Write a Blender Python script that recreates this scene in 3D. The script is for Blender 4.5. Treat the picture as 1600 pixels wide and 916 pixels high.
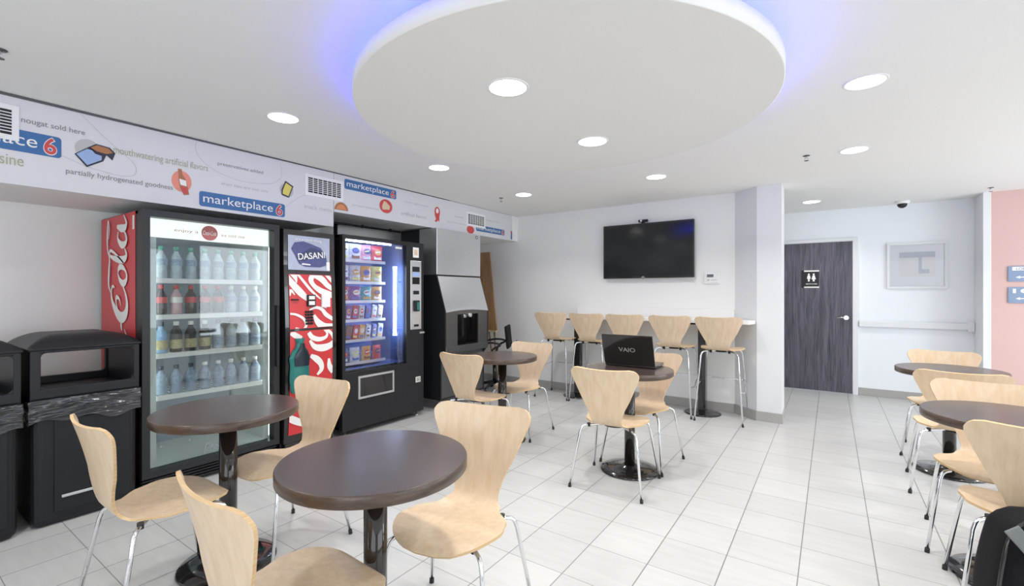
import bpy, bmesh, math, random
from mathutils import Vector, Matrix
random.seed(7)
PI = math.pi
R = math.radians
for o in list(bpy.data.objects): bpy.data.objects.remove(o)
C = bpy.context.scene.collection
scene = bpy.context.scene

# ---------------------------------------------------------------- camera, light, exposure
cd = bpy.data.cameras.new('camera'); cam = bpy.data.objects.new('camera', cd); C.objects.link(cam)
cam.location = (0, 0, 1.35); cam.rotation_euler = (R(90), 0, 0.6048)
cd.sensor_width = 36; cd.lens = 721.3 / 1600 * 36; cd.clip_start = .05
scene.camera = cam
scene.view_settings.view_transform = 'Standard'; scene.view_settings.look = 'None'
scene.view_settings.gamma = 1; scene.view_settings.use_curve_mapping = False
scene.view_settings.exposure = 0.32
w = bpy.data.worlds.new('world'); scene.world = w; w.use_nodes = True
bgn = w.node_tree.nodes['Background']; bgn.inputs[0].default_value = (.80, .88, 1, 1); bgn.inputs[1].default_value = 1.0

def area(name, loc, rot, sx, sy, power, col=(1, 1, 1), spread=180, shape='RECTANGLE'):
    l = bpy.data.lights.new(name, 'AREA'); l.shape = shape; l.size = sx
    if shape == 'RECTANGLE': l.size_y = sy
    l.energy = power; l.color = col; l.spread = R(spread)
    o = bpy.data.objects.new(name, l); C.objects.link(o); o.location = loc; o.rotation_euler = rot
    return o
# daylight through the shop windows behind and to the right of the camera, plus an added corridor fill
area('window_daylight', (0.3, -2.93, 1.35), (R(90), 0, 0), 6.6, 2.0, 50, (.90, .95, 1))
area('side_window_daylight', (4.93, 1.6, 1.35), (R(90), 0, R(90)), 5.0, 2.0, 52, (.88, .94, 1))
area('corridor_fill', (4.0, 5.6, 1.4), (R(90), 0, R(90)), 2.2, 2.0, 58, (.84, .92, 1))  # added fill to brighten the corridor; no window at this spot
LAMP = 7.0          # watts of one ceiling downlight

# ---------------------------------------------------------------- materials
def new_mat(name):
    m = bpy.data.materials.new(name); m.use_nodes = True
    return m, m.node_tree, m.node_tree.nodes['Principled BSDF']
def pm(name, col, rough=.5, metal=0, coat=0, spec=.5, var=.04, scale=12, bump=0):
    m, nt, b = new_mat(name)
    b.inputs['Roughness'].default_value = rough; b.inputs['Metallic'].default_value = metal
    b.inputs['Coat Weight'].default_value = coat; b.inputs['Specular IOR Level'].default_value = spec
    tc = nt.nodes.new('ShaderNodeTexCoord'); n = nt.nodes.new('ShaderNodeTexNoise'); n.inputs['Scale'].default_value = scale
    n.inputs['Detail'].default_value = 3
    mx = nt.nodes.new('ShaderNodeMix'); mx.data_type = 'RGBA'
    mx.inputs[6].default_value = tuple(c * (1 - var) for c in col) + (1,); mx.inputs[7].default_value = tuple(min(1, c * (1 + var)) for c in col) + (1,)
    nt.links.new(tc.outputs['Object'], n.inputs['Vector']); nt.links.new(n.outputs['Fac'], mx.inputs[0]); nt.links.new(mx.outputs[2], b.inputs['Base Color'])
    if bump:
        bp = nt.nodes.new('ShaderNodeBump'); bp.inputs['Strength'].default_value = bump; bp.inputs['Distance'].default_value = .002
        nt.links.new(n.outputs['Fac'], bp.inputs['Height']); nt.links.new(bp.outputs[0], b.inputs['Normal'])
    return m
def wood(name, c1, c2, rough=.35, stretch=(9, 9, .9), wave=.6, coat=0, spec=.5, wscale=3):
    m, nt, b = new_mat(name)
    b.inputs['Roughness'].default_value = rough; b.inputs['Coat Weight'].default_value = coat; b.inputs['Specular IOR Level'].default_value = spec
    tc = nt.nodes.new('ShaderNodeTexCoord'); mp = nt.nodes.new('ShaderNodeMapping'); mp.inputs['Scale'].default_value = stretch
    n1 = nt.nodes.new('ShaderNodeTexNoise'); n1.inputs['Scale'].default_value = wscale; n1.inputs['Detail'].default_value = 6; n1.inputs['Distortion'].default_value = wave
    n2 = nt.nodes.new('ShaderNodeTexNoise'); n2.inputs['Scale'].default_value = wscale * 7; n2.inputs['Detail'].default_value = 4
    mx = nt.nodes.new('ShaderNodeMath'); mx.operation = 'MULTIPLY_ADD'; mx.inputs[1].default_value = .35
    cr = nt.nodes.new('ShaderNodeValToRGB'); cr.color_ramp.elements[0].position = .45; cr.color_ramp.elements[1].position = .85
    cr.color_ramp.elements[0].color = c1 + (1,); cr.color_ramp.elements[1].color = c2 + (1,)
    L = nt.links.new
    L(tc.outputs['Object'], mp.inputs[0]); L(mp.outputs[0], n1.inputs['Vector']); L(mp.outputs[0], n2.inputs['Vector'])
    L(n2.outputs['Fac'], mx.inputs[0]); L(n1.outputs['Fac'], mx.inputs[2]); L(mx.outputs[0], cr.inputs[0]); L(cr.outputs[0], b.inputs['Base Color'])
    return m
def emit(name, col, s):
    m = bpy.data.materials.new(name); m.use_nodes = True; nt = m.node_tree; nt.nodes.clear()
    o = nt.nodes.new('ShaderNodeOutputMaterial'); e = nt.nodes.new('ShaderNodeEmission')
    e.inputs[0].default_value = col + (1,); e.inputs[1].default_value = s; nt.links.new(e.outputs[0], o.inputs[0]); return m
def glass(name, tint=(1, 1, 1), refl=1.0, rough=.02):
    m = bpy.data.materials.new(name); m.use_nodes = True; nt = m.node_tree; nt.nodes.clear()
    o = nt.nodes.new('ShaderNodeOutputMaterial'); t = nt.nodes.new('ShaderNodeBsdfTransparent'); t.inputs[0].default_value = tint + (1,)
    g = nt.nodes.new('ShaderNodeBsdfGlossy'); g.inputs['Roughness'].default_value = rough
    f = nt.nodes.new('ShaderNodeFresnel'); f.inputs[0].default_value = 1.5
    mu = nt.nodes.new('ShaderNodeMath'); mu.operation = 'MULTIPLY'; mu.inputs[1].default_value = refl
    mx = nt.nodes.new('ShaderNodeMixShader'); L = nt.links.new
    L(f.outputs[0], mu.inputs[0]); L(mu.outputs[0], mx.inputs[0]); L(t.outputs[0], mx.inputs[1]); L(g.outputs[0], mx.inputs[2]); L(mx.outputs[0], o.inputs[0])
    return m

M = {}
M['wall'] = pm('wall_paint', (.86, .86, .84), .7, var=.01, scale=3)
M['wall_cool'] = pm('corridor_paint', (.87, .89, .92), .7, var=.01, scale=3)
M['ceil'] = pm('ceiling_paint', (.88, .875, .85), .85, var=.01, scale=3)
M['disc'] = pm('ceiling_disc_paint', (.84, .83, .80), .8, var=.01, scale=2)
M['pink'] = pm('salmon_wall_paint', (.67, .455, .42), .7, var=.02, scale=1.5)
M['base'] = pm('grey_tile_skirting', (.40, .39, .37), .4, var=.08, scale=9)
M['ply'] = wood('maple_plywood', (.665, .49, .315), (.755, .59, .42), .36, (14, 14, .8), .25, wscale=2.6)
M['plyedge'] = wood('plywood_edge', (.58, .38, .18), (.74, .53, .30), .45, (1, 1, 60))
M['chrome'] = pm('chrome', (.82, .83, .85), .08, 1, var=.01)
M['wenge'] = wood('wenge_laminate', (.052, .034, .030), (.082, .057, .052), .25, (1.0, 22, 5), .05, coat=.0, spec=1.0, wscale=5)
M['wengeedge'] = wood('wenge_edge_band', (.045, .026, .017), (.11, .075, .055), .28, (3, 3, 14), .3, spec=.6, wscale=4)
M['blkgloss'] = pm('black_gloss_enamel', (.012, .011, .011), .12, 0, coat=.5, var=.1)
M['brngloss'] = pm('dark_bronze_enamel', (.022, .016, .012), .10, .3, coat=.6, var=.1)
M['blkplastic'] = pm('black_moulded_plastic', (.011, .012, .015), .42, spec=.35, var=.15, scale=40, bump=.15)
M['blkpaint'] = pm('black_powder_coat', (.014, .015, .017), .38, spec=.4, var=.1, scale=60, bump=.1)
M['rubber'] = pm('black_rubber', (.02, .02, .02), .7)
M['screen'] = pm('television_screen_glass', (.008, .010, .010), .12, var=.05)
M['steel'] = pm('brushed_steel', (.72, .73, .74), .34, .9, var=.03, scale=20)
M['steeldk'] = pm('dark_steel', (.15, .15, .15), .35, .8, var=.05, scale=20)
M['white'] = pm('white_plastic', (.85, .85, .85), .4, var=.01)
M['whitetrim'] = pm('white_trim_paint', (.78, .79, .80), .5, var=.01)
M['counter'] = pm('white_counter_laminate', (.86, .85, .83), .35, var=.01)
M['sign'] = pm('sign_panel_white', (.70, .70, .71), .45, var=.01)
M['red'] = pm('cola_red', (.62, .035, .04), .35, var=.08, scale=3)
M['cream'] = pm('script_white', (.86, .84, .80), .45, var=.02)
M['blue'] = pm('logo_blue', (.045, .15, .36), .45, var=.04)
M['redink'] = pm('red_ink', (.62, .07, .07), .5)
M['orangeink'] = pm('orange_ink', (.72, .26, .12), .5)
M['salmonink'] = pm('salmon_ink', (.80, .28, .20), .5)
M['greyink'] = pm('grey_ink', (.26, .25, .26), .5)
M['oliveink'] = pm('olive_ink', (.42, .42, .28), .5)
M['paleink'] = pm('pale_grey_ink', (.50, .50, .50), .5)
M['blackink'] = pm('black_ink', (.03, .03, .05), .5)
M['yellow'] = pm('yellow_ink', (.72, .62, .14), .5)
M['brownink'] = pm('brown_ink', (.42, .17, .07), .5)
M['lblue'] = pm('pale_blue_ink', (.32, .44, .70), .5)
M['tan'] = pm('tan_ink', (.72, .55, .36), .5)
M['teal'] = pm('teal_bottle_plastic', (.015, .17, .15), .25, var=.15)
M['tealdk'] = pm('dark_cola_liquid', (.006, .02, .03), .2)
M['dblue'] = pm('poster_blue', (.07, .08, .22), .4, var=.25, scale=30)
M['dblue2'] = pm('poster_dark_blue', (.035, .045, .12), .4, var=.15, scale=30)
M['glass0'] = glass('picture_glazing', (1, 1, 1), .8)
M['printgrey'] = pm('print_grey', (.62, .64, .72), .4)
M['poster'] = pm('poster_grey', (.42, .46, .58), .35, var=.18, scale=14)
M['coolin'] = pm('cooler_liner_white', (.66, .72, .70), .5, var=.03)
M['coolback'] = pm('cooler_rear_grey_blue', (.20, .25, .30), .5, var=.25, scale=4)
M['vendin'] = pm('vending_liner_glow_blue', (.10, .16, .42), .5, var=.1)  # blue glow of the tube is put into the liner colour
M['glass'] = glass('door_glass', (.95, .98, .97), 1.3)
M['vglass'] = glass('vending_glass', (.93, .95, 1), .7)
M['diff'] = emit('lamp_diffuser', (1, .99, .96), 9)
M['blueled'] = emit('blue_led', (.035, .05, 1), 17)
M['tube'] = emit('fluorescent_tube', (.66, .80, 1), 30)
M['header'] = emit('backlit_sign', (.92, 1, .96), .95)
M['coolled'] = emit('cooler_lamp', (.90, 1, .97), 7)
M['plank'] = wood('stained_plank', (.30, .15, .06), (.42, .24, .11), .5)
M['fabric'] = pm('black_nylon', (.006, .006, .007), .75, spec=.2, var=.3, scale=80, bump=.3)
M['webbing'] = pm('grey_webbing', (.16, .17, .17), .6, var=.2, scale=80, bump=.2)
def crinkle():
    m, nt, b = new_mat('black_bin_liner'); b.inputs['Base Color'].default_value = (.014, .015, .020, 1); b.inputs['Roughness'].default_value = .16; b.inputs['Specular IOR Level'].default_value = .9
    tc = nt.nodes.new('ShaderNodeTexCoord'); mp = nt.nodes.new('ShaderNodeMapping'); mp.inputs['Scale'].default_value = (4, 4, 24); n = nt.nodes.new('ShaderNodeTexNoise')
    n.noise_type = 'RIDGED_MULTIFRACTAL'; n.inputs['Scale'].default_value = 1.3; n.inputs['Detail'].default_value = 3; n.inputs['Distortion'].default_value = 2.5
    bp = nt.nodes.new('ShaderNodeBump'); bp.inputs['Strength'].default_value = .9; bp.inputs['Distance'].default_value = .012
    nt.links.new(tc.outputs['Object'], mp.inputs[0]); nt.links.new(mp.outputs[0], n.inputs['Vector']); nt.links.new(n.outputs[0], bp.inputs['Height']); nt.links.new(bp.outputs[0], b.inputs['Normal'])
    return m
M['bag'] = crinkle()
M['signblue'] = pm('wayfinding_blue', (.24, .31, .46), .5, var=.04)
M['picmat'] = pm('picture_mount_white', (.88, .89, .93), .4, var=.01)
M['lcd'] = pm('lcd_grey', (.12, .13, .13), .3)
M['keyb'] = pm('keyboard_grey', (.25, .25, .26), .5)

def floor_mat():
    m, nt, b = new_mat('ceramic_floor_tiles'); L = nt.links.new
    tc = nt.nodes.new('ShaderNodeTexCoord'); sp = nt.nodes.new('ShaderNodeSeparateXYZ'); L(tc.outputs['Object'], sp.inputs[0])
    def line(out, phase, pitch, hw):
        a = nt.nodes.new('ShaderNodeMath'); a.operation = 'SUBTRACT'; a.inputs[1].default_value = phase - 50 * pitch; L(out, a.inputs[0])
        d = nt.nodes.new('ShaderNodeMath'); d.operation = 'DIVIDE'; d.inputs[1].default_value = pitch; L(a.outputs[0], d.inputs[0])
        f = nt.nodes.new('ShaderNodeMath'); f.operation = 'FRACT'; L(d.outputs[0], f.inputs[0])
        s = nt.nodes.new('ShaderNodeMath'); s.operation = 'SUBTRACT'; s.inputs[1].default_value = .5; L(f.outputs[0], s.inputs[0])
        ab = nt.nodes.new('ShaderNodeMath'); ab.operation = 'ABSOLUTE'; L(s.outputs[0], ab.inputs[0])
        g = nt.nodes.new('ShaderNodeMath'); g.operation = 'GREATER_THAN'; g.inputs[1].default_value = .5 - hw / pitch; L(ab.outputs[0], g.inputs[0])
        fl = nt.nodes.new('ShaderNodeMath'); fl.operation = 'FLOOR'; L(d.outputs[0], fl.inputs[0])
        return g.outputs[0], fl.outputs[0]
    gx, ix = line(sp.outputs[0], -1.065, .3117, .0026); gy, iy = line(sp.outputs[1], .73, .3085, .0017)
    mx = nt.nodes.new('ShaderNodeMath'); mx.operation = 'MAXIMUM'; L(gx, mx.inputs[0]); L(gy, mx.inputs[1])
    cb = nt.nodes.new('ShaderNodeCombineXYZ'); L(ix, cb.inputs[0]); L(iy, cb.inputs[1])
    wn = nt.nodes.new('ShaderNodeTexWhiteNoise'); L(cb.outputs[0], wn.inputs['Vector'])
    mp = nt.nodes.new('ShaderNodeMapping'); mp.inputs['Scale'].default_value = (1, 7, 1); L(tc.outputs['Object'], mp.inputs[0])
    n = nt.nodes.new('ShaderNodeTexNoise'); n.inputs['Scale'].default_value = 4; n.inputs['Detail'].default_value = 6; L(mp.outputs[0], n.inputs['Vector'])
    ad = nt.nodes.new('ShaderNodeMath'); ad.operation = 'MULTIPLY_ADD'; ad.inputs[1].default_value = .35; L(wn.outputs['Value'], ad.inputs[0]); L(n.outputs['Fac'], ad.inputs[2])
    cr = nt.nodes.new('ShaderNodeValToRGB'); cr.color_ramp.elements[0].position = .35; cr.color_ramp.elements[1].position = .95
    cr.color_ramp.elements[0].color = (.475, .475, .465, 1); cr.color_ramp.elements[1].color = (.54, .54, .53, 1); L(ad.outputs[0], cr.inputs[0])
    gm = nt.nodes.new('ShaderNodeMix'); gm.data_type = 'RGBA'; L(mx.outputs[0], gm.inputs[0]); L(cr.outputs[0], gm.inputs[6]); gm.inputs[7].default_value = (.20, .20, .195, 1)
    L(gm.outputs[2], b.inputs['Base Color']); b.inputs['Roughness'].default_value = .33; b.inputs['Specular IOR Level'].default_value = .45
    bp = nt.nodes.new('ShaderNodeBump'); bp.inputs['Strength'].default_value = .4; bp.inputs['Distance'].default_value = .002; bp.invert = True
    L(mx.outputs[0], bp.inputs['Height']); L(bp.outputs[0], b.inputs['Normal'])
    return m
M['floor'] = floor_mat()
M['door'] = wood('dark_oak_door', (.030, .032, .045), (.13, .12, .15), .4, (16, 1, .8), 1.2, wscale=2.2)

# ---------------------------------------------------------------- mesh helpers
def catmull(pts, n=8):
    P = [Vector(p) for p in pts]; out = []
    P = [2 * P[0] - P[1]] + P + [2 * P[-1] - P[-2]]
    for i in range(1, len(P) - 2):
        for k in range(n):
            t = k / n
            out.append(.5 * ((2 * P[i]) + (P[i + 1] - P[i - 1]) * t + (2 * P[i - 1] - 5 * P[i] + 4 * P[i + 1] - P[i + 2]) * t * t + (3 * P[i] - P[i - 1] - 3 * P[i + 1] + P[i + 2]) * t ** 3))
    out.append(P[-2]); return out
class MB:
    def __init__(s): s.bm = bmesh.new(); s.mi = 0
    def _add(s, tmp, smooth=False, mat=None):
        if mat is not None: tmp.transform(mat)
        vs = [s.bm.verts.new(v.co) for v in tmp.verts]; tmp.verts.index_update()
        for f in tmp.faces:
            try: nf = s.bm.faces.new([vs[v.index] for v in f.verts])
            except ValueError: continue
            nf.smooth = smooth or f.smooth; nf.material_index = s.mi
        tmp.free(); return s
    def box(s, x0, x1, y0, y1, z0, z1, bev=0, seg=2, taper=1.0, mat=None, smooth=False):
        t = bmesh.new(); bmesh.ops.create_cube(t, size=1)
        for v in t.verts:
            k = taper if v.co.z < 0 else 1
            v.co = Vector(((x0 + x1) / 2 + v.co.x * (x1 - x0) * k, (y0 + y1) / 2 + v.co.y * (y1 - y0) * k, z0 if v.co.z < 0 else z1))
        if bev: bmesh.ops.bevel(t, geom=list(t.edges), offset=bev, segments=seg, affect='EDGES', profile=.5)
        return s._add(t, smooth, mat)
    def face(s, pts, smooth=False):
        f = s.bm.faces.new([s.bm.verts.new(p) for p in pts]); f.smooth = smooth; f.material_index = s.mi; return s
    def prism(s, poly, fn, d0, d1, bev=0):
        """poly 2D, fn(u,v,d)->3D"""
        t = bmesh.new(); a = [t.verts.new(fn(u, v, d0)) for u, v in poly]; b = [t.verts.new(fn(u, v, d1)) for u, v in poly]
        n = len(poly); t.faces.new(a); t.faces.new(b[::-1])
        for i in range(n): t.faces.new([a[i], b[i], b[(i + 1) % n], a[(i + 1) % n]])
        bmesh.ops.recalc_face_normals(t, faces=list(t.faces))
        if bev: bmesh.ops.bevel(t, geom=list(t.edges), offset=bev, segments=2, affect='EDGES')
        return s._add(t)
    def tube(s, pts, r, seg=10, cap=True):
        P = [Vector(p) for p in pts]; rr = r if isinstance(r, (list, tuple)) else [r] * len(P)
        t = bmesh.new(); rings = []; up = None
        for i, p in enumerate(P):
            d = ((P[min(i + 1, len(P) - 1)] - P[max(i - 1, 0)])).normalized()
            if up is None: up = Vector((0, 0, 1)) if abs(d.z) < .9 else Vector((1, 0, 0))
            u = (up - d * up.dot(d)).normalized(); v = d.cross(u); up = u
            rings.append([t.verts.new(p + (u * math.cos(a) + v * math.sin(a)) * rr[i]) for a in [2 * PI * k / seg for k in range(seg)]])
        for i in range(len(P) - 1):
            for k in range(seg): t.faces.new([rings[i][k], rings[i][(k + 1) % seg], rings[i + 1][(k + 1) % seg], rings[i + 1][k]]).smooth = True
        if cap: t.faces.new(rings[0][::-1]); t.faces.new(rings[-1])
        return s._add(t)
    def lathe(s, prof, c=(0, 0, 0), seg=48, cap=True, axis='z', smooth=True):
        t = bmesh.new(); rings = []
        for r, z in prof:
            ring = []
            for k in range(seg):
                a = 2 * PI * k / seg; x, y = r * math.cos(a), r * math.sin(a)
                co = (c[0] + x, c[1] + y, c[2] + z) if axis == 'z' else ((c[0] + z, c[1] + x, c[2] + y) if axis == 'x' else (c[0] + y, c[1] + z, c[2] + x))
                ring.append(t.verts.new(co))
            rings.append(ring)
        for i in range(len(rings) - 1):
            for k in range(seg): t.faces.new([rings[i][k], rings[i][(k + 1) % seg], rings[i + 1][(k + 1) % seg], rings[i + 1][k]]).smooth = smooth
        if cap: t.faces.new(rings[0][::-1]); t.faces.new(rings[-1])
        return s._add(t)
    def grid(s, fn, nu, nv, smooth=True):
        t = bmesh.new(); g = [[t.verts.new(fn(i / nu, j / nv)) for j in range(nv + 1)] for i in range(nu + 1)]
        for i in range(nu):
            for j in range(nv): t.faces.new([g[i][j], g[i + 1][j], g[i + 1][j + 1], g[i][j + 1]]).smooth = smooth
        return s._add(t)
    def thick_grid(s, fn, nrm, th, nu, nv, edge_mi=None):
        """closed shell: surface fn, offset by th along nrm(u,v)"""
        t = bmesh.new()
        A = [[Vector(fn(i / nu, j / nv)) for j in range(nv + 1)] for i in range(nu + 1)]
        N = [[None] * (nv + 1) for _ in range(nu + 1)]
        for i in range(nu + 1):
            for j in range(nv + 1):
                du = A[min(i + 1, nu)][j] - A[max(i - 1, 0)][j]; dv = A[i][min(j + 1, nv)] - A[i][max(j - 1, 0)]
                n = du.cross(dv); N[i][j] = n.normalized() * nrm
        a = [[t.verts.new(A[i][j] + N[i][j] * th / 2) for j in range(nv + 1)] for i in range(nu + 1)]
        b = [[t.verts.new(A[i][j] - N[i][j] * th / 2) for j in range(nv + 1)] for i in range(nu + 1)]
        for i in range(nu):
            for j in range(nv):
                t.faces.new([a[i][j], a[i + 1][j], a[i + 1][j + 1], a[i][j + 1]]).smooth = True
                t.faces.new([b[i][j], b[i][j + 1], b[i + 1][j + 1], b[i + 1][j]]).smooth = True
        base = s.mi; s._keep = None
        rim = [(i, 0) for i in range(nu)] + [(nu, j) for j in range(nv)] + [(i, nv) for i in range(nu, 0, -1)] + [(0, j) for j in range(nv, 0, -1)]
        vsa = [s.bm.verts.new(v.co) for v in t.verts]; t.verts.index_update()
        for f in t.faces:
            nf = s.bm.faces.new([vsa[v.index] for v in f.verts]); nf.smooth = True; nf.material_index = base
        for k in range(len(rim)):
            p, q = rim[k], rim[(k + 1) % len(rim)]
            nf = s.bm.faces.new([s.bm.verts.new(a[p[0]][p[1]].co), s.bm.verts.new(b[p[0]][p[1]].co), s.bm.verts.new(b[q[0]][q[1]].co), s.bm.verts.new(a[q[0]][q[1]].co)])
            nf.material_index = edge_mi if edge_mi is not None else base
        t.free(); return s
    def mesh(s, name, mats, recalc=True):
        if recalc: bmesh.ops.recalc_face_normals(s.bm, faces=list(s.bm.faces))
        me = bpy.data.meshes.new(name); s.bm.to_mesh(me); s.bm.free()
        for m in (mats if isinstance(mats, (list, tuple)) else [mats]): me.materials.append(M[m] if isinstance(m, str) else m)
        return me
def tag(o, label=None, cat=None, group=None, kind=None):
    if label: o['label'] = label
    if cat: o['category'] = cat
    if group: o['group'] = group
    if kind: o['kind'] = kind
    return o
def thing(name, label, cat, loc=(0, 0, 0), rotz=0, group=None):
    o = bpy.data.objects.new(name, None); C.objects.link(o); o.empty_display_size = .1
    o.location = loc; o.rotation_euler = (0, 0, rotz); return tag(o, label, cat, group)
def obj(name, mb, mats, parent=None, loc=None, rotz=0, label=None):
    o = bpy.data.objects.new(name, mb.mesh(name, mats) if isinstance(mb, MB) else mb); C.objects.link(o)
    if parent: o.parent = parent
    if loc: o.location = loc
    if rotz: o.rotation_euler = (0, 0, rotz)
    if label: o['label'] = label
    return o
def struct(name, mb, mats): return tag(obj(name, mb, mats), kind='structure')
def copy_tree(o, parent=None):
    c = o.copy(); C.objects.link(c)
    if parent: c.parent = parent
    for ch in list(o.children): copy_tree(ch, c)
    return c
# text and flat graphics -------------------------------------------------
def text_bm(txt, size, width=None, height=None, bold=0, align='CENTER', shear=0):
    cu = bpy.data.curves.new('lettering', 'FONT'); cu.body = txt; cu.size = size; cu.offset = bold; cu.align_x = 'LEFT'; cu.shear = shear
    ob = bpy.data.objects.new('lettering', cu); me = bpy.data.meshes.new_from_object(ob)
    bm = bmesh.new(); bm.from_mesh(me); bpy.data.meshes.remove(me); bpy.data.objects.remove(ob); bpy.data.curves.remove(cu)
    xs = [v.co.x for v in bm.verts]; ys = [v.co.y for v in bm.verts]; x0, x1, y0, y1 = min(xs), max(xs), min(ys), max(ys)
    sx = (width / (x1 - x0)) if width else 1; sy = (height / (y1 - y0)) if height else (sx if width else 1)
    for v in bm.verts: v.co = Vector(((v.co.x - (x0 + x1) / 2) * sx, (v.co.y - (y0 + y1) / 2) * sy, 0))
    return bm
def put_text(mb, txt, fr, u, v, width, height=None, bold=0, d=0, shear=0, tilt=0):
    """fr(u,v,d) -> 3D"""
    t = text_bm(txt, 1, width, height, bold, shear=shear); ca, sa = math.cos(tilt), math.sin(tilt)
    for q in t.verts: q.co = Vector(fr(u + q.co.x * ca - q.co.y * sa, v + q.co.x * sa + q.co.y * ca, d))
    mb._add(t)
def stroke(mb, pts, widths, fr, d=0, n=6):
    """ribbon of varying width along a smooth 2D path"""
    P = catmull([(p[0], p[1], wd) for p, wd in zip(pts, widths)], n); L, Rr = [], []
    for i, p in enumerate(P):
        a, b = P[max(i - 1, 0)], P[min(i + 1, len(P) - 1)]
        dx, dy = b.x - a.x, b.y - a.y; l = math.hypot(dx, dy) or 1; wd = max(p.z, .002) / 2
        L.append(mb.bm.verts.new(fr(p.x - dy / l * wd, p.y + dx / l * wd, d))); Rr.append(mb.bm.verts.new(fr(p.x + dy / l * wd, p.y - dx / l * wd, d)))
    for i in range(len(P) - 1):
        f = mb.bm.faces.new([L[i], L[i + 1], Rr[i + 1], Rr[i]]); f.material_index = mb.mi
def poly(mb, pts, fr, d=0):
    f = mb.bm.faces.new([mb.bm.verts.new(fr(u, v, d)) for u, v in pts]); f.material_index = mb.mi
def ell(cu, cv, ru, rv, n=28, a0=0, a1=2 * PI): return [(cu + ru * math.cos(a0 + (a1 - a0) * k / n), cv + rv * math.sin(a0 + (a1 - a0) * k / n)) for k in range(n if abs(a1 - a0 - 2 * PI) < 1e-6 else n + 1)]
def rrect(u0, u1, v0, v1, r, n=5):
    out = []
    for cu, cv, a in ((u1 - r, v1 - r, 0), (u0 + r, v1 - r, PI / 2), (u0 + r, v0 + r, PI), (u1 - r, v0 + r, 1.5 * PI)):
        out += [(cu + r * math.cos(a + PI / 2 * k / n), cv + r * math.sin(a + PI / 2 * k / n)) for k in range(n + 1)]
    return out
def plateX(mb, poly2, x0, x1, bev=0): return mb.prism(poly2, lambda u, v, d: (d, u, v), x0, x1, bev)   # u=Y v=Z, facing +X
def plateY(mb, poly2, y0, y1, bev=0): return mb.prism(poly2, lambda u, v, d: (u, d, v), y0, y1, bev)   # u=X v=Z
def frameX(mb, u0, u1, v0, v1, t, x0, x1):
    mb.box(x0, x1, u0, u1, v0, v0 + t); mb.box(x0, x1, u0, u1, v1 - t, v1); mb.box(x0, x1, u0, u0 + t, v0 + t, v1 - t); mb.box(x0, x1, u1 - t, u1, v0 + t, v1 - t)
def frameY(mb, u0, u1, v0, v1, t, y0, y1):
    mb.box(u0, u1, y0, y1, v0, v0 + t); mb.box(u0, u1, y0, y1, v1 - t, v1); mb.box(u0, u0 + t, y0, y1, v0 + t, v1 - t); mb.box(u1 - t, u1, y0, y1, v0 + t, v1 - t)
def script_cola(mb, fr, d=0, wk=1.0):
    """flowing cursive soft-drink script; unit letters, u 0..4.85"""
    lay = [0]
    def S(p, wd): lay[0] += 1; stroke(mb, p, [w_ * wk for w_ in wd], fr, d + lay[0] * .0004)
    def bigC(x):
        S([(x + .78, .86), (x + .80, 1.02), (x + .66, 1.10), (x + .46, 1.02), (x + .24, .74), (x + .12, .40), (x + .20, .10), (x + .42, .0), (x + .66, .12), (x + .86, .36)], [.03, .06, .07, .10, .17, .20, .18, .12, .06, .02])
        S([(x + .30, .62), (x + .42, .74), (x + .56, .72), (x + .52, .52), (x + .38, .42)], [.02, .05, .08, .05, .02])
    def o(x):
        S([(x + .30, .62), (x + .14, .48), (x + .06, .22), (x + .16, .02), (x + .32, .08), (x + .42, .32), (x + .40, .54), (x + .28, .62)], [.04, .09, .13, .09, .05, .10, .10, .04])
        S([(x + .36, .60), (x + .46, .50), (x + .58, .56)], [.02, .04, .02])
    def c(x): S([(x + .38, .46), (x + .40, .60), (x + .26, .62), (x + .10, .42), (x + .08, .16), (x + .20, .02), (x + .40, .12), (x + .52, .34)], [.06, .07, .06, .12, .14, .09, .05, .02])
    def a(x):
        S([(x + .34, .58), (x + .18, .60), (x + .04, .34), (x + .06, .08), (x + .18, .02), (x + .34, .20), (x + .44, .62)], [.03, .07, .13, .10, .07, .04, .03])
        S([(x + .46, .66), (x + .40, .36), (x + .40, .10), (x + .50, .02), (x + .68, .20)], [.06, .14, .12, .07, .02])
    bigC(0); o(.84); c(1.30); a(1.76); S([(2.40, .34), (2.50, .40), (2.62, .40)], [.03, .09, .04])
    bigC(2.56); o(3.36)
    S([(3.86, .20), (4.02, .60), (4.16, 1.05), (4.14, 1.22), (4.04, 1.12), (3.96, .66), (3.94, .20), (4.02, .02), (4.18, .14)], [.03, .04, .06, .06, .06, .12, .13, .08, .03])
    a(4.22)
    S([(.30, -.02), (.10, -.22), (.26, -.36), (.70, -.32), (1.2, -.22), (1.7, -.26), (1.95, -.36)], [.05, .08, .10, .12, .11, .08, .02])
    S([(3.22, 1.10), (3.40, 1.26), (3.70, 1.24), (4.00, 1.20), (4.20, 1.34), (4.50, 1.36), (4.85, 1.30), (4.66, 1.22), (4.44, 1.26)], [.03, .07, .09, .06, .05, .08, .04, .05, .02])
def clip(mb, planes):
    for co, no in planes:
        g = list(mb.bm.verts) + list(mb.bm.edges) + list(mb.bm.faces)
        bmesh.ops.bisect_plane(mb.bm, geom=g, plane_co=co, plane_no=no, clear_outer=True, dist=1e-5)

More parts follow.
